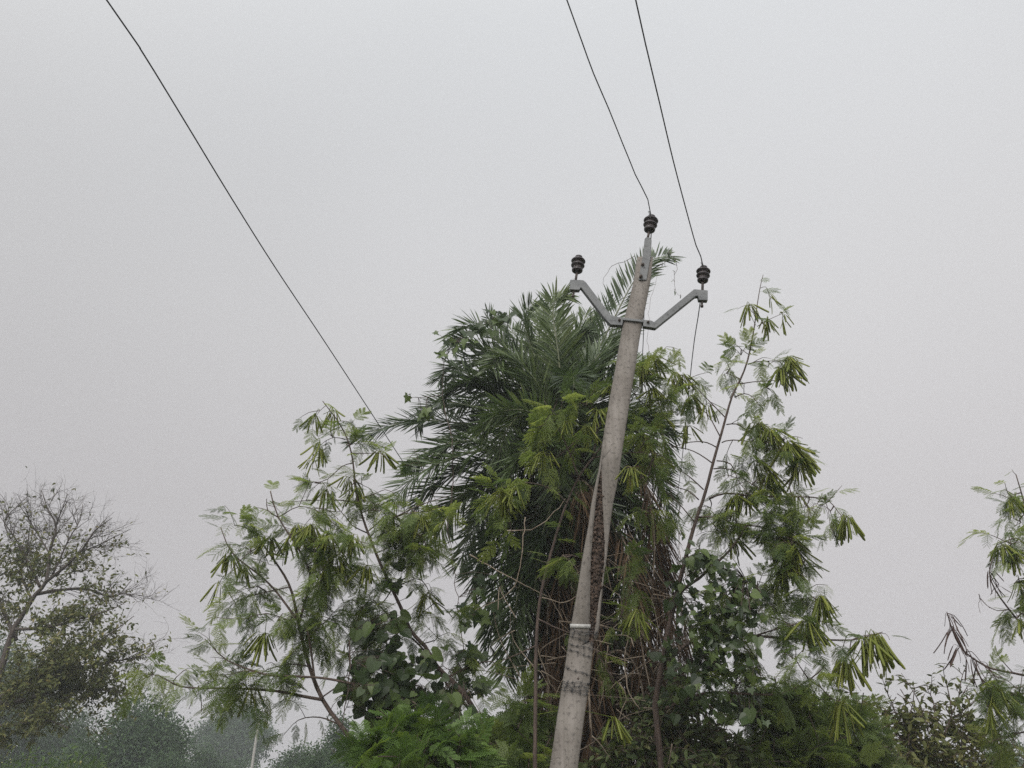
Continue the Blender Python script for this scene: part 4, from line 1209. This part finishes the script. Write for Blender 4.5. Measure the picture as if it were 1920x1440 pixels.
climber('light stringy tendril with tiny leaves dangling beside the pole top', 'creeper_tendril', P(1290, 1440, 7.6)[:2],
        [([(1290, 1440), (1285, 1200), (1255, 900), (1215, 640), (1232, 520), (1262, 470)], 7.6, 7.6), ([(1255, 478), (1266, 488), (1268, 505), (1263, 528), (1266, 545), (1277, 556)], 7.6, 7.6),
         ([(1190, 480), (1170, 492), (1148, 498), (1140, 510), (1132, 522), (1134, 540), (1145, 560)], 7.7, 7.7), ([(1275, 945), (1270, 985), (1275, 1020), (1282, 1035)], 7.3, 7.3)],
        [(1258, 476, 10, 4, 7.6, .03, 6), (1267, 492, 2, 5, 7.6, .01, 2), (1264, 507, 3, 3, 7.6, .01, 1), (1262, 527, 2, 2, 7.6, .01, 1), (1264, 545, 2, 2, 7.6, .01, 1), (1276, 555, 2, 2, 7.6, .01, 1), (1148, 548, 5, 5, 7.7, .03, 2),
         (1240, 490, 8, 8, 7.6, .03, 4), (1272, 965, 4, 16, 7.3, .03, 4), (1280, 1000, 4, 10, 7.3, .03, 3)],
        OVATE, .06, vr=.0035, cat='creeper')

# ------------------------------------------------------------------ shrubs
def bush(name, label, cat, c_px, Yd, lobes, mat, temps, size, nstem=7, group=None, shoots=(), smat='bark', up_lean=.2, per_twig=9, tw_len=.28):
    """lobes: (x, y, rx, ry, dy, twigs) in the photograph; every twig is a stem with its own leaves"""
    f = P(c_px, 1440, Yd)
    t = thing(name, label, cat, (f[0], Yd, 0), group)
    mb, ml = MB(), MB()
    foot = np.array([f[0], Yd, -.03])
    stems = []
    for (x, y, rx, ry, dy, cnt) in lobes:
        c = P(x, y, Yd + dy)
        s = spline([foot + rng.normal(size=3) * [.12, .12, 0], foot * .45 + c * .55 + rng.normal(size=3) * .08, c], .12)
        mb.tube(s, np.linspace(.018, .006, len(s)), 6)
        stems.append(s)
        sx, sy = rx / FPX * np.linalg.norm(c - EYE), ry / FPX * np.linalg.norm(c - EYE)
        for _ in range(cnt):
            q = c + nrm(rng.normal(size=3)) * rng.random() ** .45 * np.array([sx, .6 * (sx + sy) / 2 + .1, sy])
            d = nrm((q - c) * [1, 1, 1] + rng.normal(size=3) * .5 * sx + [0, 0, up_lean * sx])
            L = tw_len * (.5 + .8 * rng.random())
            w = spline([q - d * L, q - d * L * .4 + rng.normal(size=3) * .02, q], .06)
            mb.tube(w, np.linspace(.0045, .0015, len(w)), 4, cap=False)
            pos, dd = leaf_spots(w, L / per_twig, out=.9, drop=.1, t0=.1)
            k = len(pos)
            scatter(ml, temps, pos, dd, size * (.55 + .7 * rng.random(k)), np.clip(rng.random() * .5 + rng.random(k) * .5, 0, 1), roll=rng.normal(size=k) * .7)
    allp = np.vstack(stems)
    for (pts, dy) in shoots:
        s = pxpoly(pts, Yd + dy, Yd + dy, .06)
        mb.tube(s, np.linspace(.008, .0025, len(s)), 5)
        pos, dd = leaf_spots(s, .055, out=.9, drop=.1, t0=.25)
        for w in grow_twigs(s, 5, .22):
            mb.tube(w, np.linspace(.004, .0015, len(w)), 4)
            p2, d2 = leaf_spots(w, .04, out=.9)
            pos, dd = np.vstack([pos, p2]), np.vstack([dd, d2])
        k = len(pos)
        scatter(ml, temps, pos, dd, size * (.6 + .6 * rng.random(k)), rng.random(k) * .7, roll=rng.normal(size=k) * .7)
    mb.build('stems', M[smat], t)
    ml.build('foliage', M[mat], t)
    return t


gs = 'shrubs around the foot of the palm'
bush('fern_leaf_shrub', 'fresh bright green fern leaved shrub left of the pole foot', 'shrub', 790, 5.9,
     [(770, 1362, 55, 24, 0, 16), (720, 1400, 44, 30, .1, 16), (800, 1400, 70, 30, -.1, 22), (870, 1405, 50, 26, 0, 16), (760, 1435, 80, 24, -.2, 22), (850, 1442, 80, 24, -.2, 20), (735, 1365, 26, 14, .1, 7), (825, 1372, 30, 16, 0, 8)],
     'feather_bright', FERN, .185, group=gs, tw_len=.26, per_twig=5)
bush('fern_leaf_shrub', 'green fern leaved shrub tucked between the bright shrub and the palm trunk', 'shrub', 965, 6.4,
     [(975, 1320, 24, 20, 0, 8), (985, 1370, 34, 24, 0, 12), (930, 1390, 40, 30, .1, 13), (1000, 1410, 34, 30, -.2, 10), (940, 1435, 60, 20, -.2, 12)],
     'feather', FERN, .20, group=gs, tw_len=.28, per_twig=5)
bush('fern_leaf_shrub', 'feathery mid green shrub between the climber and the brown leaved bush', 'shrub', 1480, 7.4,
     [(1440, 1330, 46, 30, 0, 24), (1500, 1340, 48, 34, .1, 26), (1480, 1390, 80, 34, 0, 40), (1560, 1370, 50, 34, .1, 26), (1420, 1420, 70, 26, -.2, 26), (1530, 1425, 80, 26, -.2, 34), (1590, 1345, 30, 24, .2, 12), (1610, 1410, 44, 34, .2, 20), (1460, 1305, 24, 14, 0, 8)],
     'feather', FERN, .20, group=gs, tw_len=.32, per_twig=5)
bush('leafy_bush', 'olive brown small leaved bush with bare shoots against the sky at lower right', 'bush', 1740, 8.6,
     [(1700, 1350, 60, 26, 0, 46), (1640, 1400, 50, 34, -.1, 50), (1720, 1400, 80, 40, 0, 90), (1800, 1370, 56, 36, .1, 56), (1780, 1425, 80, 26, 0, 60), (1870, 1420, 50, 30, .2, 40), (1690, 1435, 60, 20, -.2, 44), (1630, 1330, 34, 24, 0, 22), (1850, 1370, 30, 24, .3, 16)],
     'autumn', OVATE, .085, group=gs, tw_len=.3, per_twig=8,
     shoots=[([(1690, 1370), (1675, 1325), (1660, 1290), (1652, 1262)], 0), ([(1740, 1370), (1725, 1320), (1705, 1285), (1690, 1262)], 0), ([(1770, 1380), (1785, 1340), (1800, 1310), (1830, 1262)], 0),
             ([(1785, 1340), (1780, 1305), (1772, 1275), (1762, 1264)], 0), ([(1790, 1345), (1815, 1325), (1835, 1310), (1845, 1300)], .1), ([(1620, 1370), (1610, 1320), (1595, 1300), (1580, 1295)], 0),
             ([(1700, 1360), (1712, 1318), (1716, 1290), (1736, 1290)], .1), ([(1795, 1330), (1800, 1290), (1805, 1265), (1812, 1248)], .1), ([(1755, 1360), (1750, 1315), (1740, 1295), (1738, 1280)], 0)])
bush('leafy_bush', 'dark tangled small leaved bush right of the pole foot', 'bush', 1250, 6.9,
     [(1180, 1400, 50, 36, -.1, 46), (1250, 1370, 60, 44, 0, 60), (1330, 1390, 60, 40, 0, 60), (1210, 1330, 40, 40, .2, 36), (1290, 1430, 90, 26, -.2, 60), (1390, 1420, 50, 34, 0, 44), (1140, 1430, 40, 30, -.1, 24), (1280, 1310, 46, 34, .2, 40)],
     'shrub', OVATE, .085, group=gs, tw_len=.3, per_twig=8)
bush('leafy_bush', 'shaded brownish bush low behind the bright fern leaved shrub', 'bush', 880, 7.6,
     [(900, 1400, 60, 34, 0, 44), (840, 1390, 60, 36, .2, 44), (960, 1420, 60, 26, 0, 40), (930, 1365, 36, 24, .1, 22), (690, 1405, 40, 26, .4, 20), (770, 1400, 60, 34, .3, 40)],
     'shrub', OVATE, .09, group=gs, tw_len=.3, per_twig=8)

bush('leafy_bush', 'tall shadowy bush filling the gap right behind the palm trunk', 'bush', 1200, 9.6,
     [(1180, 1200, 46, 44, 0, 40), (1220, 1260, 44, 40, 0, 44), (1170, 1290, 50, 40, .1, 44), (1250, 1320, 50, 40, 0, 44), (1130, 1330, 50, 40, 0, 40), (1200, 1380, 80, 40, 0, 60), (1070, 1380, 60, 40, 0, 40), (1150, 1210, 40, 40, .2, 30)],
     'shrub', OVATE, .10, group=gs, tw_len=.35, per_twig=8)

# dry twigs and stems standing in the shade round the trunk
t = thing('dry_thicket', 'tangle of thin dry pale twigs and hanging stems round the palm trunk', 'thicket', P(1180, 1440, 7.0) * [1, 1, 0])
mb = MB()
for k in range(75):
    right = rng.random() < .62
    x0 = (1130 + 170 * rng.random()) if right else (930 + 140 * rng.random())
    y0 = 1080 + 340 * rng.random()
    Yd = 6.6 + .9 * rng.random()
    a = P(x0, y0, Yd)
    d = nrm(rng.normal(size=3) * [.7, .4, .7] + [0, 0, .45])
    L = .25 + .6 * rng.random()
    p = spline([a, a + d * L * .5 + rng.normal(size=3) * .06, a + d * L + rng.normal(size=3) * .1 + [0, 0, -.15 * L]], .05)
    mb.tube(p, np.linspace(.0045, .0016, len(p)) * (.6 + .8 * rng.random()), 5, tint=rng.random())
for pts in ([(1003, 1205), (1020, 1250), (1037, 1290), (1052, 1298)], [(1055, 1040), (1075, 1060), (1085, 1075), (1092, 1095)], [(1015, 1258), (1035, 1270), (1055, 1280)],
            [(880, 1040), (960, 1085), (1000, 1105), (1030, 1120)], [(985, 970), (975, 1060), (955, 1110), (890, 1145)], [(1012, 1120), (1060, 1130), (1090, 1110)], [(950, 995), (1005, 990), (1040, 960), (1060, 935)],
            [(1190, 1150), (1205, 1190), (1225, 1215)], [(1140, 1210), (1130, 1300), (1122, 1330)], [(1110, 1380), (1130, 1400), (1150, 1430)], [(1330, 1060), (1290, 1100), (1275, 1110)], [(1260, 1395), (1255, 1430), (1250, 1445)],
            [(960, 1335), (935, 1355), (905, 1362)], [(1015, 1230), (1035, 1232), (1052, 1231)], [(1160, 1280), (1175, 1310), (1150, 1370)], [(1200, 1330), (1180, 1300), (1172, 1240), (1180, 1180)]):
    s = pxpoly(pts, 6.5, 6.6, .05, wob=.004)
    mb.tube(s, np.linspace(.006, .003, len(s)), 5)
mb.build('stems', M['dry_twig'], t)

# ------------------------------------------------------------------ thin leaved tree on the left
yb = 15.0
t = thing('half_bare_tree', 'half bare tree with olive brown leaves and bare twigs at the left edge', 'tree', P(-110, 1440, yb) * [1, 1, 0])
ft = np.array(t.location)
mbt = MB()
s = np.vstack([spline([ft + [0, 0, -.1], ft * .5 + P(-70, 1390, yb) * .5, P(-60, 1380, yb)], .15)[:-1],
               pxpoly([(-60, 1380), (-10, 1290), (21, 1190), (37, 1162), (67, 1114), (86, 1091), (94, 1031)], yb, yb, .12)])
mbt.tube(s, np.linspace(.10, .024, len(s)), 10, jit=.12)
mbt.build('trunk', M['bark_grey'], t, smooth=True)
LIMBS = [([(94, 1031), (105, 986), (90, 956), (78, 919)], 0, .035, .006), ([(105, 986), (118, 950), (127, 926)], 0, .016, .005), ([(86, 1091), (124, 1061), (157, 1027), (176, 997), (210, 971)], -.3, .045, .006),
         ([(150, 1035), (185, 1022), (210, 1009), (245, 992)], -.3, .02, .005), ([(67, 1114), (115, 1106), (161, 1104), (195, 1116), (221, 1116), (247, 1087)], .3, .045, .006), ([(221, 1116), (235, 1113), (270, 1127)], .3, .014, .004),
         ([(75, 1100), (37, 1024), (15, 990), (0, 968)], .4, .04, .006), ([(20, 1010), (10, 975), (52, 930)], .2, .018, .005), ([(30, 1180), (70, 1178), (116, 1170), (169, 1155), (210, 1142), (236, 1129)], -.4, .04, .006),
         ([(-20, 1320), (80, 1260), (161, 1222), (195, 1196), (225, 1175), (251, 1155)], -.5, .05, .006), ([(120, 1250), (165, 1250), (199, 1243), (262, 1230), (280, 1218), (289, 1204)], -.3, .03, .005),
         ([(-50, 1370), (0, 1321), (42, 1294), (79, 1271), (146, 1265), (180, 1240)], .2, .07, .01), ([(-30, 1340), (42, 1313), (94, 1298), (117, 1286), (170, 1290), (219, 1298), (268, 1302)], 0, .06, .006),
         ([(-40, 1360), (20, 1360), (80, 1350), (130, 1365)], -.4, .04, .008), ([(60, 1125), (40, 1075), (50, 1030), (60, 960)], .5, .03, .006), ([(100, 1075), (130, 1010), (150, 975), (155, 945)], .3, .025, .005),
         ([(30, 1200), (0, 1130), (-20, 1080), (-10, 1020)], .3, .05, .01), ([(94, 1040), (70, 1000), (45, 960), (30, 940)], .1, .02, .005)]
mf = MB()


def twig_tree(mb, p, d, L, r, depth, leaves):
    n_ = 5
    pts = [p]
    for q in range(n_):
        d = nrm(d + rng.normal(size=3) * .16 + [0, 0, .03])
        pts.append(pts[-1] + d * L / n_)
    pts = np.array(pts)
    mb.tube(pts, np.linspace(r, r * .5, n_ + 1), 5 if depth > 1 else 4, cap=False)
    if depth > 0:
        for q in range(3 + (depth > 1)):
            i = 1 + int(rng.random() * (n_ - .01))
            dd = nrm(d * .75 + nrm(rng.normal(size=3)) * .8)
            twig_tree(mb, pts[min(i, n_)], dd, L * (.45 + .3 * rng.random()), r * .55, depth - 1, leaves)
    if leaves > 0 and depth < 2:
        k = rng.poisson(leaves)
        if k:
            i = rng.integers(1, n_ + 1, k)
            scatter(mf, OVATE, pts[i] + rng.normal(size=(k, 3)) * .03, nrm(rng.normal(size=(k, 3)) * [1, 1, .7] + [0, 0, -.5]), .095 * (.6 + .6 * rng.random(k)), np.clip(rng.normal(.45, .25, k), 0, 1), roll=rng.normal(size=k))


def leafiness(x, y):
    v = 0.0
    for cx, cy, rx, ry, a in ((40, 1160, 60, 70, 6.0), (110, 1240, 110, 75, 7.5), (190, 1300, 55, 45, 6), (60, 1090, 90, 45, 5.0), (170, 1090, 40, 40, 3.0), (40, 1370, 110, 45, 6), (130, 1380, 50, 35, 5), (110, 1170, 120, 40, 4)):
        v = max(v, a * math.exp(-((x - cx) / rx) ** 2 - ((y - cy) / ry) ** 2))
    return v if v > .5 else .12


def to_px(p):
    r_ = np.asarray(p) - EYE
    dz = r_ @ FWD
    return 960 + FPX * r_[0] / dz, 720 - FPX * (r_ @ UPV) / dz


for pts, dy, r0, r1 in LIMBS:
    s = pxpoly(pts, yb + dy * .3, yb + dy * 1.6, .12)
    mb = MB()
    mb.tube(s, np.linspace(r0 * .8, r1, len(s)), 7, jit=.1)
    L = np.linalg.norm(np.diff(s, axis=0), axis=1).sum()
    for _ in range(int(8.5 * L) + 3):
        i = int((.10 + .72 * rng.random()) * (len(s) - 2))
        T = nrm(s[i + 1] - s[i])
        d = nrm(T * .9 + nrm(rng.normal(size=3) * [1, 1, .8]) * .85 + [0, 0, .1])
        q = s[i] + d * .35
        twig_tree(mb, s[i], d, .62 * (.4 + .8 * rng.random()), .0065, 2, leafiness(*to_px(q)) * 1.1)
    mb.build('branch', M['bark_grey'], t, smooth=True)
mf.build('foliage', M['autumn'], t)

# ------------------------------------------------------------------ trees in the haze
def far_tree(label, x, y_top, w_px, Yd, mat='far_leaf', lobes=9, n_=6000, leaf=.22, name='round_tree', flat=False, trunk=True, group='hazy trees beyond the field', cat='tree'):
    top = P(x, y_top, Yd)
    H = top[2]
    W = w_px / FPX * np.linalg.norm(top - EYE) / 2
    t = thing(name, label, cat, (top[0], Yd, 0), group)
    mb = MB()
    base_ = np.array([top[0], Yd, -.05])
    lob = []
    for k in range(lobes):
        a = rng.random() * 6.28
        rr = rng.random() ** .5 * .68
        if flat:
            cz = H * (.80 - .62 * rr * rr) + rng.normal() * H * .015
            c = np.array([top[0] + math.cos(a) * rr * W * 1.2, Yd + math.sin(a) * rr * W, cz])
            R = np.array([W * .36, W * .36, H * .17])
        else:
            cz = H * (.25 + .5 * rng.random() * (1 - .5 * rr))
            c = np.array([top[0] + math.cos(a) * rr * W, Yd + math.sin(a) * rr * W, cz])
            R = np.array([W * .42, W * .42, H * .24]) * (.75 + .4 * rng.random())
        lob.append((c, R))
    if flat:
        lob.append((np.array([top[0], Yd, H * .86]), np.array([W * .5, W * .5, H * .13])))
    else:
        lob.append((np.array([top[0], Yd, H * .76]), np.array([W * .4, W * .4, H * .23])))
    mb.tube(spline([base_, base_ + [.1, 0, H * .25], base_ + [0, 0, H * .6]], H * .06), np.linspace(.05 * H ** .8, .02 * H ** .8, len(spline([base_, base_ + [.1, 0, H * .25], base_ + [0, 0, H * .6]], H * .06))), 8)
    for c, R in lob:
        s = spline([base_ + [0, 0, H * (.12 if flat else .18)], base_ * .5 + c * .5 + [0, 0, H * .06], c], H * .05)
        mb.tube(s, np.linspace(.016 * H ** .8, .006, len(s)), 6)
    mb.build('trunk', M['bark_grey'], t)
    ml = MB()
    for c, R in lob:
        k = int(n_ * 4.0) // len(lob)
        u = nrm(rng.normal(size=(k, 3)))
        rad = rng.random(k) ** .40 * (1 + .22 * np.sin(u[:, 0] * 7 + c[0]) * np.cos(u[:, 2] * 6 + c[2])) * (1 + .18 * rng.normal(size=k))
        pos = c + u * rad[:, None] * R
        scatter(ml, OVATE, pos, nrm(u + rng.normal(size=(k, 3)) * .8 + [0, 0, -.3]), leaf * .55 * (.6 + .8 * rng.random(k)), np.clip(rng.normal(.5, .25, k), 0, 1), roll=rng.normal(size=k))
    ml.build('crown', M[mat], t)
    return t


far_tree('dense round hazy green tree left of the far umbrella shaped tree', 268, 1296, 230, 34, n_=11000, lobes=13, leaf=.24)
far_tree('pale umbrella shaped tree with gaps under its crown beyond the far pole', 447, 1316, 165, 75, n_=6500, lobes=14, leaf=.42, flat=True, name='umbrella_tree')
far_tree('tall blurred tree behind the half bare tree at the left edge', 20, 1185, 210, 42, n_=10000, lobes=12, leaf=.3)
far_tree('low hazy tree filling the gap behind the half bare tree', 150, 1320, 150, 48, n_=7000, lobes=9, leaf=.28)
far_tree('small hazy bush just left of the far pole', 385, 1398, 110, 44, n_=5000, lobes=8, leaf=.2, name='hazy_bush', cat='bush')
far_tree('low hazy bush between the far pole and the forked feathery tree', 560, 1392, 120, 40, n_=5000, lobes=8, leaf=.2, name='hazy_bush', cat='bush')
far_tree('pale grey green bush right behind the leaning forked stem', 640, 1335, 110, 32, n_=5000, lobes=8, leaf=.2, name='hazy_bush', cat='bush')
far_tree('low hazy bush behind the bright fern leaved shrub', 790, 1375, 190, 30, n_=6000, lobes=9, leaf=.2, name='hazy_bush', cat='bush')
far_tree('shaded bush far behind the palm trunk', 1010, 1365, 200, 26, n_=6000, lobes=9, leaf=.18, name='hazy_bush', cat='bush')
far_tree('broad bush far behind the dark tangled bush', 1250, 1340, 240, 26, n_=7000, lobes=10, leaf=.18, name='hazy_bush', cat='bush')
far_tree('broad bush far behind the feathery mid green shrub', 1470, 1365, 240, 24, n_=7000, lobes=10, leaf=.17, name='hazy_bush', cat='bush')
far_tree('low hazy scrub at the foot of the umbrella shaped tree', 450, 1422, 170, 52, n_=5000, lobes=9, leaf=.24, name='hazy_bush', cat='bush')
far_tree('low hazy scrub in front of the dense round tree', 320, 1408, 150, 31, n_=5000, lobes=9, leaf=.18, name='hazy_bush', cat='bush')
far_tree('low green scrub in the gap between the forked stem and the bright shrub', 600, 1400, 170, 28, n_=5000, lobes=9, leaf=.18, name='hazy_bush', cat='bush')
far_tree('low hazy tree glimpsed behind the olive brown bush', 1700, 1395, 260, 40, n_=6000, lobes=10, leaf=.24, name='hazy_bush', cat='bush')
far_tree('low hazy tree behind the tree at the right edge', 1900, 1385, 200, 42, n_=5000, lobes=9, leaf=.24, name='hazy_bush', cat='bush')

# ------------------------------------------------------------------ far pole and the crop
yq = 40.0
a, b = P(472, 1445, yq), P(485.5, 1356, yq)
t = thing('concrete_pole', 'distant thin pale pole standing before the umbrella shaped tree', 'pole', (a[0], yq, 0))
mb = MB()
c0 = np.array([a[0] - .0, yq, -.1])
mb.tube(spline([c0, a * .5 + b * .5 - [.02, 0, 0], b], .5), np.linspace(.09, .05, len(spline([c0, a * .5 + b * .5 - [.02, 0, 0], b], .5))), 8)
mb.build('shaft', M['pale_concrete'], t)
mb = MB()
mb.box(b + [0, -.05, -.15], .09, .09, .04)
mb.tube(np.array([b, b + [0, 0, .35]]), .035, 6)
mb.build('pole_cap', M['steel'], t)

mb = MB()
k = 5200
x = rng.uniform(-26, 3, k)
y = rng.uniform(11.5, 30, k)
keep = (x < -0.47 * y)
x, y = x[keep], y[keep]
k = len(x)
h = 1.93 + .25 * rng.random(k) - .004 * (y - 11)
for q in range(0, k):
    p0 = np.array([x[q], y[q], 0])
    p1 = p0 + [rng.normal() * .06, rng.normal() * .06, h[q]]
    w = np.array([.006, 0, 0])
    mb.add([p0 - w, p0 + w, p1 + w * .5, p1 - w * .5], [(0, 1, 2), (0, 2, 3)], .2)
L = 12
loc = np.repeat(np.stack([x, y, h], -1), L, 0)
fr_ = np.tile(np.linspace(.25, 1, L), k)
loc[:, 2] *= fr_
loc += rng.normal(size=loc.shape) * [.07, .07, .05]
n_ = len(loc)
scatter(mb, OVATE, loc, nrm(rng.normal(size=(n_, 3)) * [1, 1, .4] + [0, 0, .35]), (.17 - .09 * fr_) * (.6 + .8 * rng.random(n_)), .45 * rng.random(n_), roll=rng.normal(size=n_) * .5)
sel = rng.random(k) < .05
top = np.stack([x, y, h + .03], -1)[sel]
top = np.repeat(top, 4, 0) + rng.normal(size=(4 * sel.sum(), 3)) * [.035, .035, .03]
scatter(mb, ROUND, top, nrm(rng.normal(size=(len(top), 3)) + [0, 0, .6]), .030, .92 + .08 * rng.random(len(top)))
o = mb.build('crop_field', M['crop'])
tag(o, 'tall green crop with small yellow flowers at lower left', 'crop', kind='stuff')

# ------------------------------------------------------------------ haze
def volume_box(name, lo, hi, density, color, label):
    bm = bmesh.new()
    bmesh.ops.create_cube(bm, size=1)
    for v in bm.verts:
        v.co = Vector([lo[i] + (v.co[i] + .5) * (hi[i] - lo[i]) for i in range(3)])
    me = bpy.data.meshes.new(name)
    bm.to_mesh(me)
    bm.free()
    m = bpy.data.materials.new(name)
    m.use_nodes = True
    t = m.node_tree
    t.nodes.clear()
    o_ = t.nodes.new('ShaderNodeOutputMaterial')
    v = t.nodes.new('ShaderNodeVolumePrincipled')
    v.inputs['Color'].default_value = (*color, 1)
    v.inputs['Density'].default_value = density
    v.inputs['Anisotropy'].default_value = 0.2
    t.links.new(v.outputs[0], o_.inputs['Volume'])
    me.materials.append(m)
    ob = bpy.data.objects.new(name, me)
    COL.objects.link(ob)
    tag(ob, label, 'haze', kind='stuff')
    return ob


volume_box('haze', (-155, -155, -1.3), (155, 155, 16), 0.0027, (0.88, 0.94, 0.99), 'thin grey haze in the air over the field and trees')

for o in list(bpy.data.objects):
    if '_o' in o:
        del o['_o']
